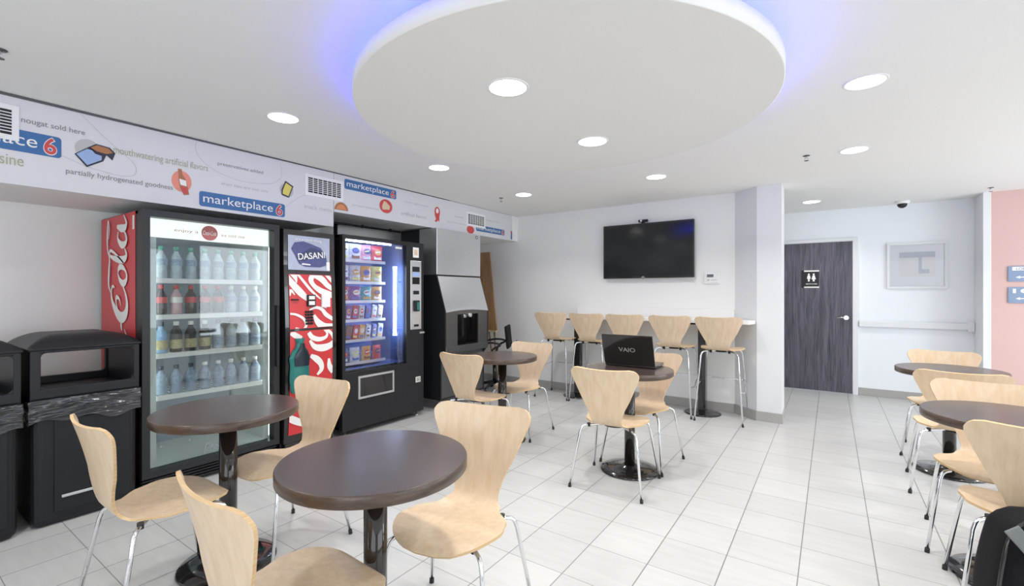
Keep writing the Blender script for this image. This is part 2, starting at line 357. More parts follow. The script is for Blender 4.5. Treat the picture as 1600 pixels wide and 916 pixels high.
# ================================================================ THE ROOM
XL, YB, ZC, XR, YF = -4.62, 5.70, 2.48, 5.0, -3.0
YD, YP = 7.65, 7.28
b = MB(); b.box(XL - .1, XR + .1, YF - .1, YD + .2, -.12, 0); struct('floor', b, 'floor')
b = MB(); b.box(XL - .1, XR + .1, YF - .1, YD + .2, ZC, ZC + .12); struct('ceiling', b, 'ceil')
b = MB(); b.box(XL - .12, XL, YF, YB, 0, ZC); struct('wall_left', b, 'wall')
b = MB(); b.box(XL - .12, -.75, YB, YB + .12, 0, ZC)
struct('wall_back', b, 'wall')
# angled return and end pillar beside the bar
b = MB(); b.prism([(-.89, YB), (-.648, 5.50), (-.42, 5.50), (-.42, YB + .12), (-.89, YB + .12)], lambda u, v, d: (u, v, d), 0, ZC)
struct('wall_pillar', b, 'whitetrim')
b = MB(); b.box(-2.6, -.62, YD, YD + .12, 0, ZC); b.box(.262, 1.413, YD, YD + .12, 0, ZC); b.box(-.62, .262, YD, YD + .12, 2.065, ZC); struct('wall_restroom', b, 'wall_cool')
b = MB(); b.box(-2.6, -2.48, YB + .12, YD, 0, ZC); struct('wall_corridor', b, 'wall_cool')
b = MB(); b.box(1.413, XR, YP, YP + .12, 0, ZC); b.box(1.413, 1.53, YP + .12, YD + .12, 0, ZC); struct('wall_salmon', b, 'pink')
b = MB(); b.box(1.403, 1.468, YP - .008, YP + .40, 0, ZC, .003); struct('trim_1', b, 'whitetrim')
# window walls behind and to the right of the camera
b = MB(); b.box(XL, -3.1, YF - .12, YF, 0, ZC); b.box(3.7, XR, YF - .12, YF, 0, ZC); b.box(-3.1, 3.7, YF - .12, YF, 0, .3); b.box(-3.1, 3.7, YF - .12, YF, 2.38, ZC); struct('wall_front', b, 'wall')
b = MB()
for x in (-3.1, -.85, 1.4, 3.64): b.box(x, x + .06, YF - .08, YF - .02, .3, 2.38)
b.box(-3.1, 3.7, YF - .08, YF - .02, .3, .36); b.box(-3.1, 3.7, YF - .08, YF - .02, 2.32, 2.38); struct('window_1', b, 'steeldk')
b = MB(); b.box(XR, XR + .12, YF, -.95, 0, ZC); b.box(XR, XR + .12, 4.15, YP, 0, ZC); b.box(XR, XR + .12, -.95, 4.15, 0, .3); b.box(XR, XR + .12, -.95, 4.15, 2.38, ZC); struct('wall_right', b, 'wall')
b = MB()
for y in (-.95, .75, 2.45, 4.09): b.box(XR + .02, XR + .08, y, y + .06, .3, 2.38)
b.box(XR + .02, XR + .08, -.95, 4.15, .3, .36); b.box(XR + .02, XR + .08, -.95, 4.15, 2.32, 2.38); struct('window_2', b, 'steeldk')
# skirting
b = MB(); b.box(XL, -.89, YB - .012, YB, 0, .10, .002); struct('baseboard_back', b, 'base')
b = MB(); b.prism([(-.893, YB - .001), (-.90, YB - .013), (-.653, 5.488), (-.408, 5.488), (-.408, 5.82), (-.42, 5.82), (-.42, 5.50), (-.648, 5.50)], lambda u, v, d: (u, v, d), 0, .10); struct('baseboard_pillar', b, 'base')
b = MB(); b.box(XL, XL + .012, YF, YB, 0, .10, .002); struct('baseboard_left', b, 'base')
b = MB(); b.box(.30, 1.403, YD - .012, YD, 0, .10, .002); struct('baseboard_restroom', b, 'base')
b = MB(); b.box(1.468, XR, YP - .012, YP, 0, .10, .002); struct('baseboard_salmon', b, 'base')

# soffit over the vending machines
b = MB(); b.box(XL, -3.84, YF, 2.60, 1.975, ZC); b.box(XL, -3.84, 2.60, YB, 2.115, ZC); struct('soffit', b, 'wall')
b = MB(); b.tube([(-4.33, 2.62, 2.095), (-4.33, 3.86, 2.095)], .012)
b.tube([(-4.45, 3.05, 2.115), (-4.45, 3.05, 1.7)], .022); b.lathe([(.03, 0), (.03, .02)], (-4.45, 3.05, 2.095), 16)
for y in (2.8, 3.3, 3.7): b.box(-4.345, -4.315, y, y + .02, 2.08, 2.115)
tag(obj('conduit', b, 'blkpaint'), 'thin dark conduit running under the soffit above the snack machine', 'pipe')

# restroom door
d = bpy.data.objects.new('door_1', None); C.objects.link(d); d.location = (-.18, YD, 0); tag(d, kind='structure')
b = MB(); b.box(-.412, .414, -.02, .022, .008, 2.04, .002); obj('door_leaf', b, 'door', d)
b = MB(); b.box(-.47, -.415, -.028, .06, 0, 2.09, .003); b.box(.417, .475, -.028, .06, 0, 2.09, .003); b.box(-.415, .417, -.028, .06, 2.045, 2.09, .003); obj('door_frame', b, 'whitetrim', d)
b = MB(); b.lathe([(.028, 0), (.028, .010), (.012, .014), (.012, .045)], (.345, -.065, 1.02), 20, axis='y'); b.tube([(.345, -.062, 1.02), (.30, -.066, 1.022), (.245, -.062, 1.015)], [.011, .010, .008], 10); obj('door_handle', b, 'chrome', d)
fr = lambda u, v, dd: (u, -.0235 - dd, v)
b = MB(); b.box(-.165, .02 + .02, -.0232, -.02, 1.425, 1.665); b.mi = 1
U0, U1 = -.13, .045
for v in (1.655, 1.400 + .03): poly(b, [(U0, v - .009), (U1, v - .009), (U1, v + .009), (U0, v + .009)], fr, .001)
for cu in (-.075, -.018):
    poly(b, ell(cu, 1.608, .011, .013, 14), fr, .001)
    if cu < -.05: poly(b, [(cu - .010, 1.51), (cu - .010, 1.545), (cu - .022, 1.55), (cu - .014, 1.595), (cu + .014, 1.595), (cu + .022, 1.55), (cu + .010, 1.545), (cu + .010, 1.51)], fr, .001)
    else: poly(b, [(cu - .012, 1.51), (cu - .012, 1.54), (cu - .026, 1.54), (cu - .012, 1.595), (cu + .012, 1.595), (cu + .026, 1.54), (cu + .012, 1.54), (cu + .012, 1.51)], fr, .001)
put_text(b, 'RESTROOMS', fr, -.043, 1.475, .13, None, .01, .001)
obj('restroom_sign', b, ['blkpaint', 'cream'], d)

# chair rail on the restroom wall
b = MB(); b.box(.30, 1.38, YD - .045, YD - .012, .905, .985, .01); b.box(.30, 1.38, YD - .014, YD, .92, .97); b.box(1.34, 1.40, YD - .055, YD, .885, 1.0, .006)
struct('trim_2', b, 'whitetrim')

# ================================================================ CEILING
# suspended round canopy with blue cove light
t = thing('ceiling_disc', 'large round suspended ceiling disc with blue light glowing behind its rim', 'ceiling disc', (-1.268, 2.30, 2.33))
b = MB(); b.lathe([(1.10, .0), (1.105, .004), (1.105, .072), (1.09, .075), (.90, .075)], seg=128); obj('disc_panel', b, 'disc', t)
b = MB(); b.lathe([(.86, .075), (.86, .15)], seg=96); obj('mounting_drum', b, 'disc', t)
b = MB(); b.lathe([(1.065, .0765), (1.065, .092), (1.045, .092), (1.045, .0765)], seg=128, cap=False); obj('blue_light_strip', b, 'blueled', t)
def downlight(x, y, z, label):
    t = thing('ceiling_downlight', label, 'ceiling light', (x, y, z), 0, 'recessed downlights')
    obj('trim_ring', ring_me, None, t); obj('diffuser', diff_me, None, t)
    a = area('downlight_lamp', (x, y, z - .02), (0, 0, 0), .15, .15, LAMP, (1, .98, .94), 130, 'DISK')
b = MB(); b.lathe([(.087, -.001), (.089, -.004), (.100, -.003), (.102, 0)], seg=40, cap=False); ring_me = b.mesh('trim_ring', 'white')
b = MB(); b.lathe([(.088, -.003), (.02, -.003)], seg=40); diff_me = b.mesh('diffuser', 'diff')
_o = obj
def obj(name, mb, mats, parent=None, loc=None, rotz=0, label=None):
    if isinstance(mb, MB): return _o(name, mb, mats, parent, loc, rotz, label)
    o = bpy.data.objects.new(name, mb); C.objects.link(o); o.parent = parent; return o
for x, y, z, l in ((-1.268, 1.80, 2.33, 'recessed downlight in the round disc, the larger and nearer of its two'),
                   (-1.268, 2.75, 2.33, 'recessed downlight in the round disc, the smaller and farther of its two'),
                   (-2.905, 1.609, ZC, 'round downlight in the ceiling above the red-sided drinks cooler'),
                   (-2.905, 3.047, ZC, 'round downlight in the ceiling above the snack vending machine'),
                   (-2.905, 4.436, ZC, 'round downlight in the ceiling beside the far end of the printed fascia'),
                   (-1.40, 4.488, ZC, 'round downlight in the ceiling in front of the television'),
                   (.151, 3.11, ZC, 'large bright oval-looking downlight right of the round disc'),
                   (.151, 4.536, ZC, 'round downlight between the disc and the restroom corridor'),
                   (-.199, 6.81, ZC, 'thin-looking downlight in the corridor ceiling before the restroom door')):
    downlight(x, y, z, l)
for x, y in ((-2.905, .1), (-1.3, -.9), (.15, 1.5), (1.6, 3.1), (1.6, 4.6), (1.6, 1.2), (3.2, 2.6), (3.2, 4.6), (2.6, 6.2), (.6, -1.4)):
    t = thing('ceiling_downlight', 'recessed downlight beyond the edges of the picture', 'ceiling light', (x, y, ZC), 0, 'recessed downlights beyond the picture edges')
    obj('trim_ring', ring_me, None, t); obj('diffuser', diff_me, None, t)
    area('downlight_lamp', (x, y, ZC - .02), (0, 0, 0), .15, .15, LAMP, (1, .98, .94), 130, 'DISK')
def sprinkler(x, y, label):
    t = thing('fire_sprinkler', label, 'sprinkler', (x, y, ZC), 0, 'ceiling sprinklers'); t.scale = (.68, .68, .68)
    b = MB(); b.lathe([(.038, -.001), (.036, -.006), (.014, -.008)], seg=24); obj('escutcheon', b, 'steeldk', t)
    b = MB(); b.lathe([(.010, -.008), (.010, -.03), (.006, -.032)], seg=14); b.tube([(.012, 0, -.025), (.018, 0, -.045), (.006, 0, -.06)], .003, 6); b.tube([(-.012, 0, -.025), (-.018, 0, -.045), (-.006, 0, -.06)], .003, 6)
    obj('sprinkler_body', b, 'steel', t)
    b = MB(); b.lathe([(.022, -.060), (.024, -.062), (.022, -.064)], seg=18); obj('deflector', b, 'steeldk', t)
sprinkler(-.167, 4.501, 'small ceiling sprinkler left of the farther right-hand downlight')
sprinkler(-3.225, 4.438, 'small ceiling sprinkler near the far end of the printed fascia')
sprinkler(1.409, 6.99, 'small ceiling sprinkler above the corner of the salmon wall')
sprinkler(-3.171, .411, 'small ceiling sprinkler at the left edge of the picture')
t = thing('security_camera', 'small white dome security camera with dark lens on corridor ceiling', 'security camera', (.719, 7.40, ZC))
b = MB(); b.lathe([(.075, 0), (.073, -.025), (.055, -.035)], seg=32); obj('camera_housing', b, 'white', t)
b = MB(); b.lathe([(.05, -.034), (.048, -.055), (.034, -.075), (.012, -.086)], seg=28); obj('camera_dome', b, 'screen', t)

# ================================================================ FASCIA SIGN
XF = -3.82
t = thing('sign_fascia', 'long white printed fascia with blue marketplace logos above the machines', 'sign', (XF, 2.6, 2.2))
T = lambda y: y - 2.6
Z = lambda z: z - 2.2
frs = lambda u, v, dd: (.0015 + dd, u - 2.6, v - 2.2)
b = MB(); b.box(-.02, 0, T(-1.2), T(2.598), Z(1.968), Z(2.472), .002); b.box(-.02, 0, T(2.602), T(5.53), Z(2.11), Z(2.472), .002); obj('fascia_panel', b, 'sign', t)
b = MB(); b.prism([(T(-1.2), Z(2.4785)), (T(4.2), Z(2.4785)), (T(4.2), Z(2.476)), (T(-1.2), Z(2.456))], lambda u, v, d: (d, u, v), -.02, .004); obj('top_edge_strip', b, 'steeldk', t)
def market(u0, u1, v0, v1, start=0, cut=None):
    b = MB(); poly(b, rrect(u0, u1, v0, v1, .018), frs); b.mi = 1
    wd = u1 - u0; h = v1 - v0
    put_text(b, 'marketplace', frs, u0 + wd * .44, (v0 + v1) / 2 - h * .02, wd * .80, h * .74, .0, .0012)
    put_text(b, '6', frs, u1 - wd * .075, (v0 + v1) / 2, wd * .092, h * .86, .05, .0012)
    b.mi = 2; put_text(b, '6', frs, u1 - wd * .075, (v0 + v1) / 2, wd * .082, h * .78, .02, .0018)
    if cut: clip(b, [(frs(cut, 0, 0), (0, -1, 0))])
    obj('marketplace_logo', b, ['blue', 'cream', 'redink'], t)
market(1.483, 2.13, 1.992, 2.103); market(2.713, 3.351, 2.347, 2.443); market(4.702, 5.335, 2.165, 2.245)
market(.10, .745, 2.160, 2.285)
def words(txt, u0, u1, v, h, mat, serif=False):
    b = MB(); put_text(b, txt, frs, (u0 + u1) / 2, v, u1 - u0, h, .006 if not serif else 0, 0); obj('lettering', b, mat, t)
words('nougat sold here', .577, .853, 2.342, .042, 'greyink')
words('cuisine', .42, .587, 2.105, .058, 'oliveink')
words('partially hydrogenated goodness', .765, 1.318, 2.088, .042, 'greyink')
words('mouthwatering artificial flavors', .990, 1.542, 2.273, .062, 'oliveink')
words('preservatives added', 1.607, 1.947, 2.330, .034, 'greyink')
words('their tips are our oils', 1.634, 1.984, 2.183, .028, 'paleink')
words('snack menu', 2.304, 2.575, 2.118, .036, 'paleink')
words('preservatives', 2.80, 3.12, 2.205, .022, 'paleink')
words('hydrogenated', 3.477, 3.817, 2.345, .024, 'paleink')
words('artificial flavors', 3.42, 3.80, 2.215, .040, 'paleink')
words('natural', 4.28, 4.44, 2.30, .026, 'paleink')
words('goodness added', 4.15, 4.48, 2.215, .022, 'paleink')
words('nougat sold here', 4.90, 5.22, 2.335, .022, 'paleink')
b = MB()
stroke(b, [(.83, 2.46), (.93, 2.36), (1.02, 2.28), (1.09, 2.22), (1.11, 2.17), (1.09, 2.13), (1.02, 2.115), (.94, 2.125), (.86, 2.14), (.745, 2.18)], [.003] * 10, frs); obj('curved_line', b, 'paleink', t); b = MB()
stroke(b, [(1.465, 2.46), (1.46, 2.40), (1.50, 2.33), (1.60, 2.27), (1.75, 2.235), (1.88, 2.235), (2.02, 2.26), (2.09, 2.32), (2.10, 2.38), (2.09, 2.44)], [.003] * 10, frs); obj('curved_line', b, 'paleink', t); b = MB()
stroke(b, [(2.13, 2.08), (2.20, 2.14), (2.28, 2.20), (2.33, 2.22)], [.003] * 4, frs); obj('curved_line', b, 'paleink', t)
def vent(u0, u1, v0, v1):
    b = MB(); b.box(0, .006, T(u0 - .03), T(u1 + .03), Z(v0 - .03), Z(v1 + .03), .002); f = obj('vent_grille', b, 'white', t)
    b = MB(); b.box(.005, .0066, T(u0), T(u1), Z(v0), Z(v1)); obj('grille_opening', b, 'blkpaint', f)
    b = MB(); n = 8
    for k in range(1, n): z = v0 + (v1 - v0) * k / n; b.box(.006, .010, T(u0), T(u1), Z(z - .0025), Z(z + .0025))
    m = 7
    for k in range(1, m): y = u0 + (u1 - u0) * k / m; b.box(.006, .0095, T(y - .003), T(y + .003), Z(v0), Z(v1))
    obj('grille_slats', b, 'white', f)
vent(.20, .539, 2.245, 2.385); vent(2.340, 2.671, 2.247, 2.38); vent(4.534, 4.86, 2.24, 2.362)
# printed snack pictures
b = MB(); poly(b, ell(.865, 2.245, .06, .065), frs); b.mi = 1                       # chocolate bar
poly(b, [(.803, 2.205), (.868, 2.262), (.885, 2.258), (.905, 2.236), (.955, 2.232), (.94, 2.19), (.86, 2.135)], frs, .001); b.mi = 2
poly(b, [(.812, 2.207), (.862, 2.250), (.885, 2.246), (.90, 2.228), (.932, 2.222), (.932, 2.196), (.862, 2.148)], frs, .0016); b.mi = 1
poly(b, [(.868, 2.262), (.905, 2.292), (.972, 2.285), (1.0, 2.255), (.985, 2.205), (.955, 2.232), (.905, 2.236)], frs, .001); b.mi = 3
poly(b, [(.878, 2.262), (.908, 2.285), (.966, 2.278), (.988, 2.254), (.955, 2.240), (.91, 2.245)], frs, .0016); obj('chocolate_picture', b, ['paleink', 'blackink', 'lblue', 'brownink'], t)
b = MB(); poly(b, ell(1.372, 2.148, .062, .075), frs); b.mi = 1                      # cola bottle
poly(b, [(1.348, 2.235), (1.372, 2.235), (1.376, 2.20), (1.398, 2.165), (1.41, 2.115), (1.418, 2.06), (1.385, 2.052), (1.362, 2.10), (1.352, 2.16), (1.352, 2.20)], frs, .001); b.mi = 2
poly(b, [(1.356, 2.165), (1.398, 2.158), (1.404, 2.118), (1.364, 2.122)], frs, .0016); b.mi = 3
poly(b, [(1.366, 2.112), (1.402, 2.108), (1.408, 2.068), (1.384, 2.062)], frs, .0016); obj('bottle_picture', b, ['salmonink', 'brownink', 'cream', 'redink'], t)
b = MB(); poly(b, ell(2.145, 2.225, .06, .06), frs); b.mi = 1                        # yellow packet
poly(b, [(2.10, 2.225), (2.133, 2.305), (2.205, 2.270), (2.165, 2.165), (2.10, 2.18)], frs, .001); b.mi = 2
poly(b, [(2.112, 2.222), (2.138, 2.29), (2.192, 2.262), (2.160, 2.178), (2.110, 2.19)], frs, .0016); obj('packet_picture', b, ['paleink', 'blackink', 'yellow'], t)
b = MB(); poly(b, ell(2.68, 2.135, .075, .075, 16, 0, PI), frs); b.mi = 1; poly(b, ell(2.68, 2.14, .05, .05, 16, 0, PI), frs, .001); obj('cookie_picture', b, ['brownink', 'orangeink'], t)
b = MB(); poly(b, ell(3.213, 2.255, .085, .072), frs); b.mi = 1; poly(b, [(3.16, 2.245), (3.185, 2.305), (3.215, 2.30), (3.265, 2.262), (3.26, 2.225), (3.17, 2.215)], frs, .001); obj('sandwich_picture', b, ['redink', 'tan'], t)
b = MB(); poly(b, ell(3.975, 2.31, .045, .055), frs); poly(b, [(3.93, 2.28), (3.955, 2.22), (3.93, 2.19), (3.965, 2.185), (3.985, 2.21), (4.01, 2.19), (4.01, 2.25), (4.02, 2.29)], frs, .0005); b.mi = 1; poly(b, ell(3.975, 2.318, .022, .03), frs, .001); obj('lobster_picture', b, ['redink', 'cream'], t)
b = MB(); poly(b, ell(4.585, 2.165, .075, .05), frs); obj('red_dot_picture', b, 'redink', t)
b = MB(); poly(b, [(5.49, 2.13), (5.528, 2.13), (5.528, 2.25), (5.50, 2.24)], frs); b.mi = 1; poly(b, ell(5.50, 2.23, .012, .025, 12), frs, .001); obj('logo_fragment', b, ['blue', 'redink'], t)

# ================================================================ BACK WALL ITEMS
t = thing('television', 'large black flat-screen television mounted on the back wall', 'television', (-1.876, YB, 1.875))
b = MB(); b.box(-.565, .565, -.075, -.035, -.342, .342, .006); obj('tv_casing', b, 'blkgloss', t)
b = MB(); b.box(-.545, .545, -.0765, -.0745, -.318, .322); obj('tv_screen', b, 'screen', t)
b = MB(); b.box(-.2, .2, -.036, 0, -.12, .12); obj('wall_bracket', b, 'blkpaint', t)
b = MB(); put_text(b, 'SAMSUNG', lambda u, v, dd: (u, -.0772, v), -.04, -.331, .06, None, .02); b.lathe([(.02, -.075), (.018, -.078)], (-.04, 0, -.334), 16, axis='y'); obj('tv_logo', b, 'greyink', t)
t = thing('webcam', 'small black webcam perched on the top edge of the television', 'webcam', (-1.92, YB - .055, 2.218))
b = MB(); b.box(-.06, .06, -.02, .02, .012, .045, .012, 3); b.box(-.02, .02, -.018, .018, 0, .014, .003); obj('webcam_body', b, 'blkplastic', t)
b = MB(); b.lathe([(.014, -.024), (.012, -.019)], (-.02, 0, .028), 16, axis='y'); obj('webcam_lens', b, 'steel', t)
t = thing('thermostat', 'small white thermostat with grey display beside the television', 'thermostat', (-1.13, YB, 1.52))
b = MB(); b.box(-.085, .085, -.02, 0, -.065, .07, .008, 3); b.box(-.055, .075, -.028, -.02, -.05, .055, .004); obj('thermostat_body', b, 'white', t)
b = MB(); b.box(-.05, .02, -.030, -.0278, .012, .045); obj('display', b, 'lcd', t)
b = MB(); b.lathe([(.012, -.030), (.012, -.027)], (-.035, 0, -.02), 14, axis='y'); b.box(-.01, .05, -.030, -.0278, -.025, -.017); obj('button', b, 'paleink', t)
t = thing('wall_socket', 'small white socket plate on the wall below the thermostat', 'socket', (-1.0, YB, 1.22))
# picture
t = None
t = thing('framed_picture', 'pale framed print in a white frame on the corridor wall', 'picture', (.88, YD, 1.695))
b = MB(); frameY(b, -.288, .288, -.29, .29, .028, -.026, 0); obj('picture_frame', b, 'whitetrim', t)
b = MB(); b.box(-.262, .262, -.008, -.002, -.264, .264); obj('mount', b, 'picmat', t)
b = MB(); b.box(-.165, .175, -.0095, -.008, -.14, .17); b.mi = 1; b.box(-.165, .175, -.0100, -.0094, .10, .17); b.box(.02, .05, -.0100, -.0094, -.10, .10); b.box(.05, .12, -.0100, -.0094, -.10, -.05); obj('print', b, ['white', 'printgrey'], t)
b = MB(); b.face([(-.262, -.013, -.264), (.262, -.013, -.264), (.262, -.013, .264), (-.262, -.013, .264)]); obj('picture_glass', b, 'glass0', t)
bpy.data.objects.remove(bpy.data.objects['wall_socket'])
# wayfinding signs on the salmon wall
frp = lambda u, v, dd: (u, -.0125 - dd, v)
def wsign(z0, z1, top, label):
    t = thing('direction_sign', label, 'sign', (1.60, YP, (z0 + z1) / 2)); h = (z1 - z0) / 2
    b = MB(); plateY(b, rrect(0, .46, -h, h, .015), -.012, 0); obj('sign_plate', b, 'signblue', t)
    b = MB()
    if top == 'bar':
        poly(b, [(.03, .035), (.43, .035), (.43, .075), (.03, .075)], frp)
        c = MB(); put_text(c, 'LOBBY', frp, .12, .055, .12, .026, .01, .001); obj('lettering', c, 'signblue', t)
    else: put_text(b, top, frp, .135, .045, .20, .05, .02)
    poly(b, [(.09, -.043), (.20, -.043), (.20, -.033), (.09, -.033), (.09, -.022), (.055, -.038), (.09, -.054)], frp)
    obj('sign_marking', b, 'cream', t)
wsign(1.475, 1.645, 'bar', 'blue-grey direction sign with a white band, upper of two on salmon wall')
wsign(1.24, 1.415, '101', 'blue-grey direction sign reading 101, lower of two on salmon wall')

# ================================================================ BAR COUNTER
t = thing('bar_counter', 'long narrow white bar counter along the back wall', 'counter', (-1.75, 5.52, 0))
b = MB(); b.prism([(-1.10, .175), (-1.10, -.20), (1.05, -.20), (1.09, -.02), (.86, .160), (.86, .175)], lambda u, v, d: (u, v, d), 1.02, 1.058, .004); obj('counter_top', b, 'counter', t)
b = MB(); b.box(-1.10, .855, .160, .176, 1.058, 1.165, .003); obj('backsplash', b, 'counter', t)
for x in (-.985, .56):
    b = MB(); b.box(x - .04, x + .04, -.07, .01, .02, 1.0); obj('post', b, 'blkgloss', t)
    b = MB(); b.lathe([(.195, 0), (.195, .008), (.17, .016), (.07, .026), (.05, .04)], (x, -.03, 0), 40); obj('post_base', b, 'blkgloss', t)
    b = MB(); b.box(x - .14, x + .14, -.17, .12, 1.0, 1.02); obj('top_plate', b, 'blkpaint', t)

# ================================================================ CHAIRS
def shell_mesh(profile, width, th=.011, zlift=0):
    prof = catmull([(0, y, z) for y, z in profile], 7)
    L = [0]
    for i in range(1, len(prof)): L.append(L[-1] + (prof[i] - prof[i - 1]).length)
    tot = L[-1]
    # denser rows near the two ends so the rounded corners read
    rows = []
    n = 46
    for j in range(n + 1):
        s = j / n; s = .5 - .5 * math.cos(PI * s); s = .55 * s + .45 * (j / n); rows.append(s * tot)
    def at(s):
        for i in range(1, len(L)):
            if s <= L[i] + 1e-9:
                k = (s - L[i - 1]) / (L[i] - L[i - 1]); return prof[i - 1].lerp(prof[i], k)
        return prof[-1]
    def hw(s):
        f = s / tot
        pts = width
        for i in range(1, len(pts)):
            if f <= pts[i][0] + 1e-9:
                a, c = pts[i - 1], pts[i]; k = (f - a[0]) / (c[0] - a[0]); k2 = k if f > .60 else k * k * (3 - 2 * k); base = a[1] + (c[1] - a[1]) * k2; break
        r = .062; e = tot - s                   # rounded top corners
        if e < r: base -= r - math.sqrt(max(r * r - (r - e) ** 2, 0))
        r = .20
        if s < r: base *= max(1 - (1 - s / r) ** 2.3, 0) ** .5 * .80 + .20
        return base
    def fn(u, v):
        s = rows[round(v * n)]; p = at(s); x = (u * 2 - 1) * hw(s); f = s / tot
        q = (x / .22) ** 2
        back = min(max((f - .52) / .2, 0), 1)
        y = p.y + .030 * q * back; z = p.z + .010 * q * (1 - back) - .012 * max(0, (f - .9) / .1) * (1 - min(1, q))
        return (x, y, z)
    b = MB(); b.thick_grid(fn, 1, th, 22, n, 1)
    return b
CH_PROF = [(.222, .420), (.195, .436), (.13, .445), (.03, .443), (-.07, .438), (-.14, .443), (-.182, .466), (-.203, .510), (-.220, .585), (-.242, .69), (-.270, .80), (-.284, .852)]
CH_W = [(0, .215), (.12, .220), (.22, .224), (.32, .208), (.45, .135), (.52, .103), (.60, .116), (.74, .172), (.90, .228), (.95, .240), (1, .240)]
ST_PROF = [(.200, .735), (.175, .748), (.12, .755), (.03, .753), (-.07, .748), (-.14, .753), (-.180, .774), (-.200, .815), (-.220, .89), (-.244, .98), (-.262, 1.06), (-.272, 1.108)]
def add_legs(root, top, stool):
    k = .231 if stool else .25
    for sx in (-1, 1):
        for sy in (-1, 1):
            fy = .235 * sy
            if stool: P = [(sx * .04, sy * .05, top), (sx * .13, sy * .12, top - .002), (sx * .165, sy * .155, top - .012), (sx * .180, sy * .168, top - .045), (sx * k, fy, .012)]
            else: P = [(sx * .04, sy * .04, top), (sx * .145, sy * .125, top - .003), (sx * .185, sy * .158, top - .014), (sx * .200, sy * .170, top - .05), (sx * k, fy, .012)]
            Q = catmull(P[:4], 5) + [Vector(P[4])]
            b = MB(); b.tube(Q, .0085, 10); lg = obj('leg', b, 'chrome', root)
            b = MB(); b.tube([(sx * k * 1.002, fy, .0), (sx * k * .996, fy * .996, .022)], .0108, 10); obj('foot_cap', b, 'rubber', lg)
def make_chair(label):
    t = thing('dining_chair', label, 'chair', (0, 0, 0), 0, 'plywood dining chairs')
    obj('shell', shell_mesh(CH_PROF, CH_W), ['ply', 'plyedge'], t)
    b = MB(); b.lathe([(.085, .412), (.085, .422), (.07, .430)], seg=24)
    for sx in (-1, 1):
        for sy in (-1, 1): b.lathe([(.012, .412), (.012, .436)], (sx * .15, sy * .13, 0), 12)
    obj('mounting_plate', b, 'blkpaint', t)
    add_legs(t, .424, False)
    return t
def make_stool(label):
    t = thing('bar_stool', label, 'bar stool', (0, 0, 0), 0, 'plywood bar stools along the counter')
    obj('shell', shell_mesh(ST_PROF, [(a, w_ * .985) for a, w_ in CH_W]), ['ply', 'plyedge'], t)
    b = MB(); b.lathe([(.08, .722), (.08, .732), (.07, .742)], seg=24)
    for sx in (-1, 1):
        for sy in (-1, 1): b.lathe([(.013, .718), (.013, .748)], (sx * .09, sy * .12, 0), 12)
    obj('mounting_plate', b, 'blkpaint', t)
    add_legs(t, .734, True)
    def L(z, sx, sy): k = (z - .012) / (.689 - .012); return (sx * (.231 + (.18 - .231) * k), sy * (.235 + (.168 - .235) * k), z)
    za, zb = .34, .40
    b = MB(); b.tube(catmull([L(za, -1, -1), (-.235, -.12, za - .012), (-.225, 0, zb - .03), L(zb, -1, 1), (0, .205, zb), L(zb, 1, 1), (.225, 0, zb - .03), (.235, -.12, za - .012), L(za, 1, -1)], 6), .006, 8)
    obj('footrest', b, 'chrome', t)
    return t
CHAIRS = [
    (-2.41, .80, 0, 'light plywood chair in profile beside the large black bin'),
    (-1.31, .785, -3, 'light plywood chair cut off by the bottom edge, left of nearest table column'),
    (-2.444, 1.357, 185.5, 'light plywood chair facing us in front of the narrow red drinks machine'),
    (-1.235, 1.385, 193, 'large light plywood chair behind the nearest round table, angled towards us'),
    (-2.541, 3.165, 0, 'light plywood chair with its back to us before the steel ice machine'),
    (-2.50, 3.745, 183, 'light plywood chair behind the small far table, facing us near the ice machine'),
    (-1.264, 3.125, 3.6, 'light plywood chair with its back to us in front of the laptop'),
    (-1.254, 3.665, 176, 'light plywood chair behind the laptop table, half hidden by the laptop'),
    (.704, 4.306, -4, 'light plywood chair at the right, backing onto the chair that faces the near right table'),
    (.688, 3.408, 173, 'pale plywood chair facing us at the far side of the near right table'),
    (.692, 2.805, -3.5, 'light plywood chair cut by the right edge, its back to us, nearest on the right'),
    (.762, 5.189, 171, 'pale plywood chair at the far side of the far right table'),
]
proto = make_chair(CHAIRS[0][3])
for i, (x, y, a, l) in enumerate(CHAIRS):
    o = proto if i == 0 else copy_tree(proto)
    o.location = (x, y, 0); o.rotation_euler.z = R(a); o['label'] = l
STOOLS = [(-2.96, 5.37, 2, 'light plywood bar stool at the left end of the white counter'),
          (-2.462, 5.38, 0, 'light plywood bar stool second from the left at the counter, beside a black post'),
          (-1.972, 5.375, 0, 'light plywood bar stool in the middle of the five, partly behind the laptop'),
          (-1.46, 5.38, 0, 'light plywood bar stool fourth from the left, above the right corner of the laptop'),
          (-.965, 5.36, 1.3, 'light plywood bar stool at the right end of the counter beside the white pillar')]
sp = make_stool(STOOLS[0][3])
for i, (x, y, a, l) in enumerate(STOOLS):
    o = sp if i == 0 else copy_tree(sp)
    o.location = (x, y, 0); o.rotation_euler.z = R(a); o['label'] = l

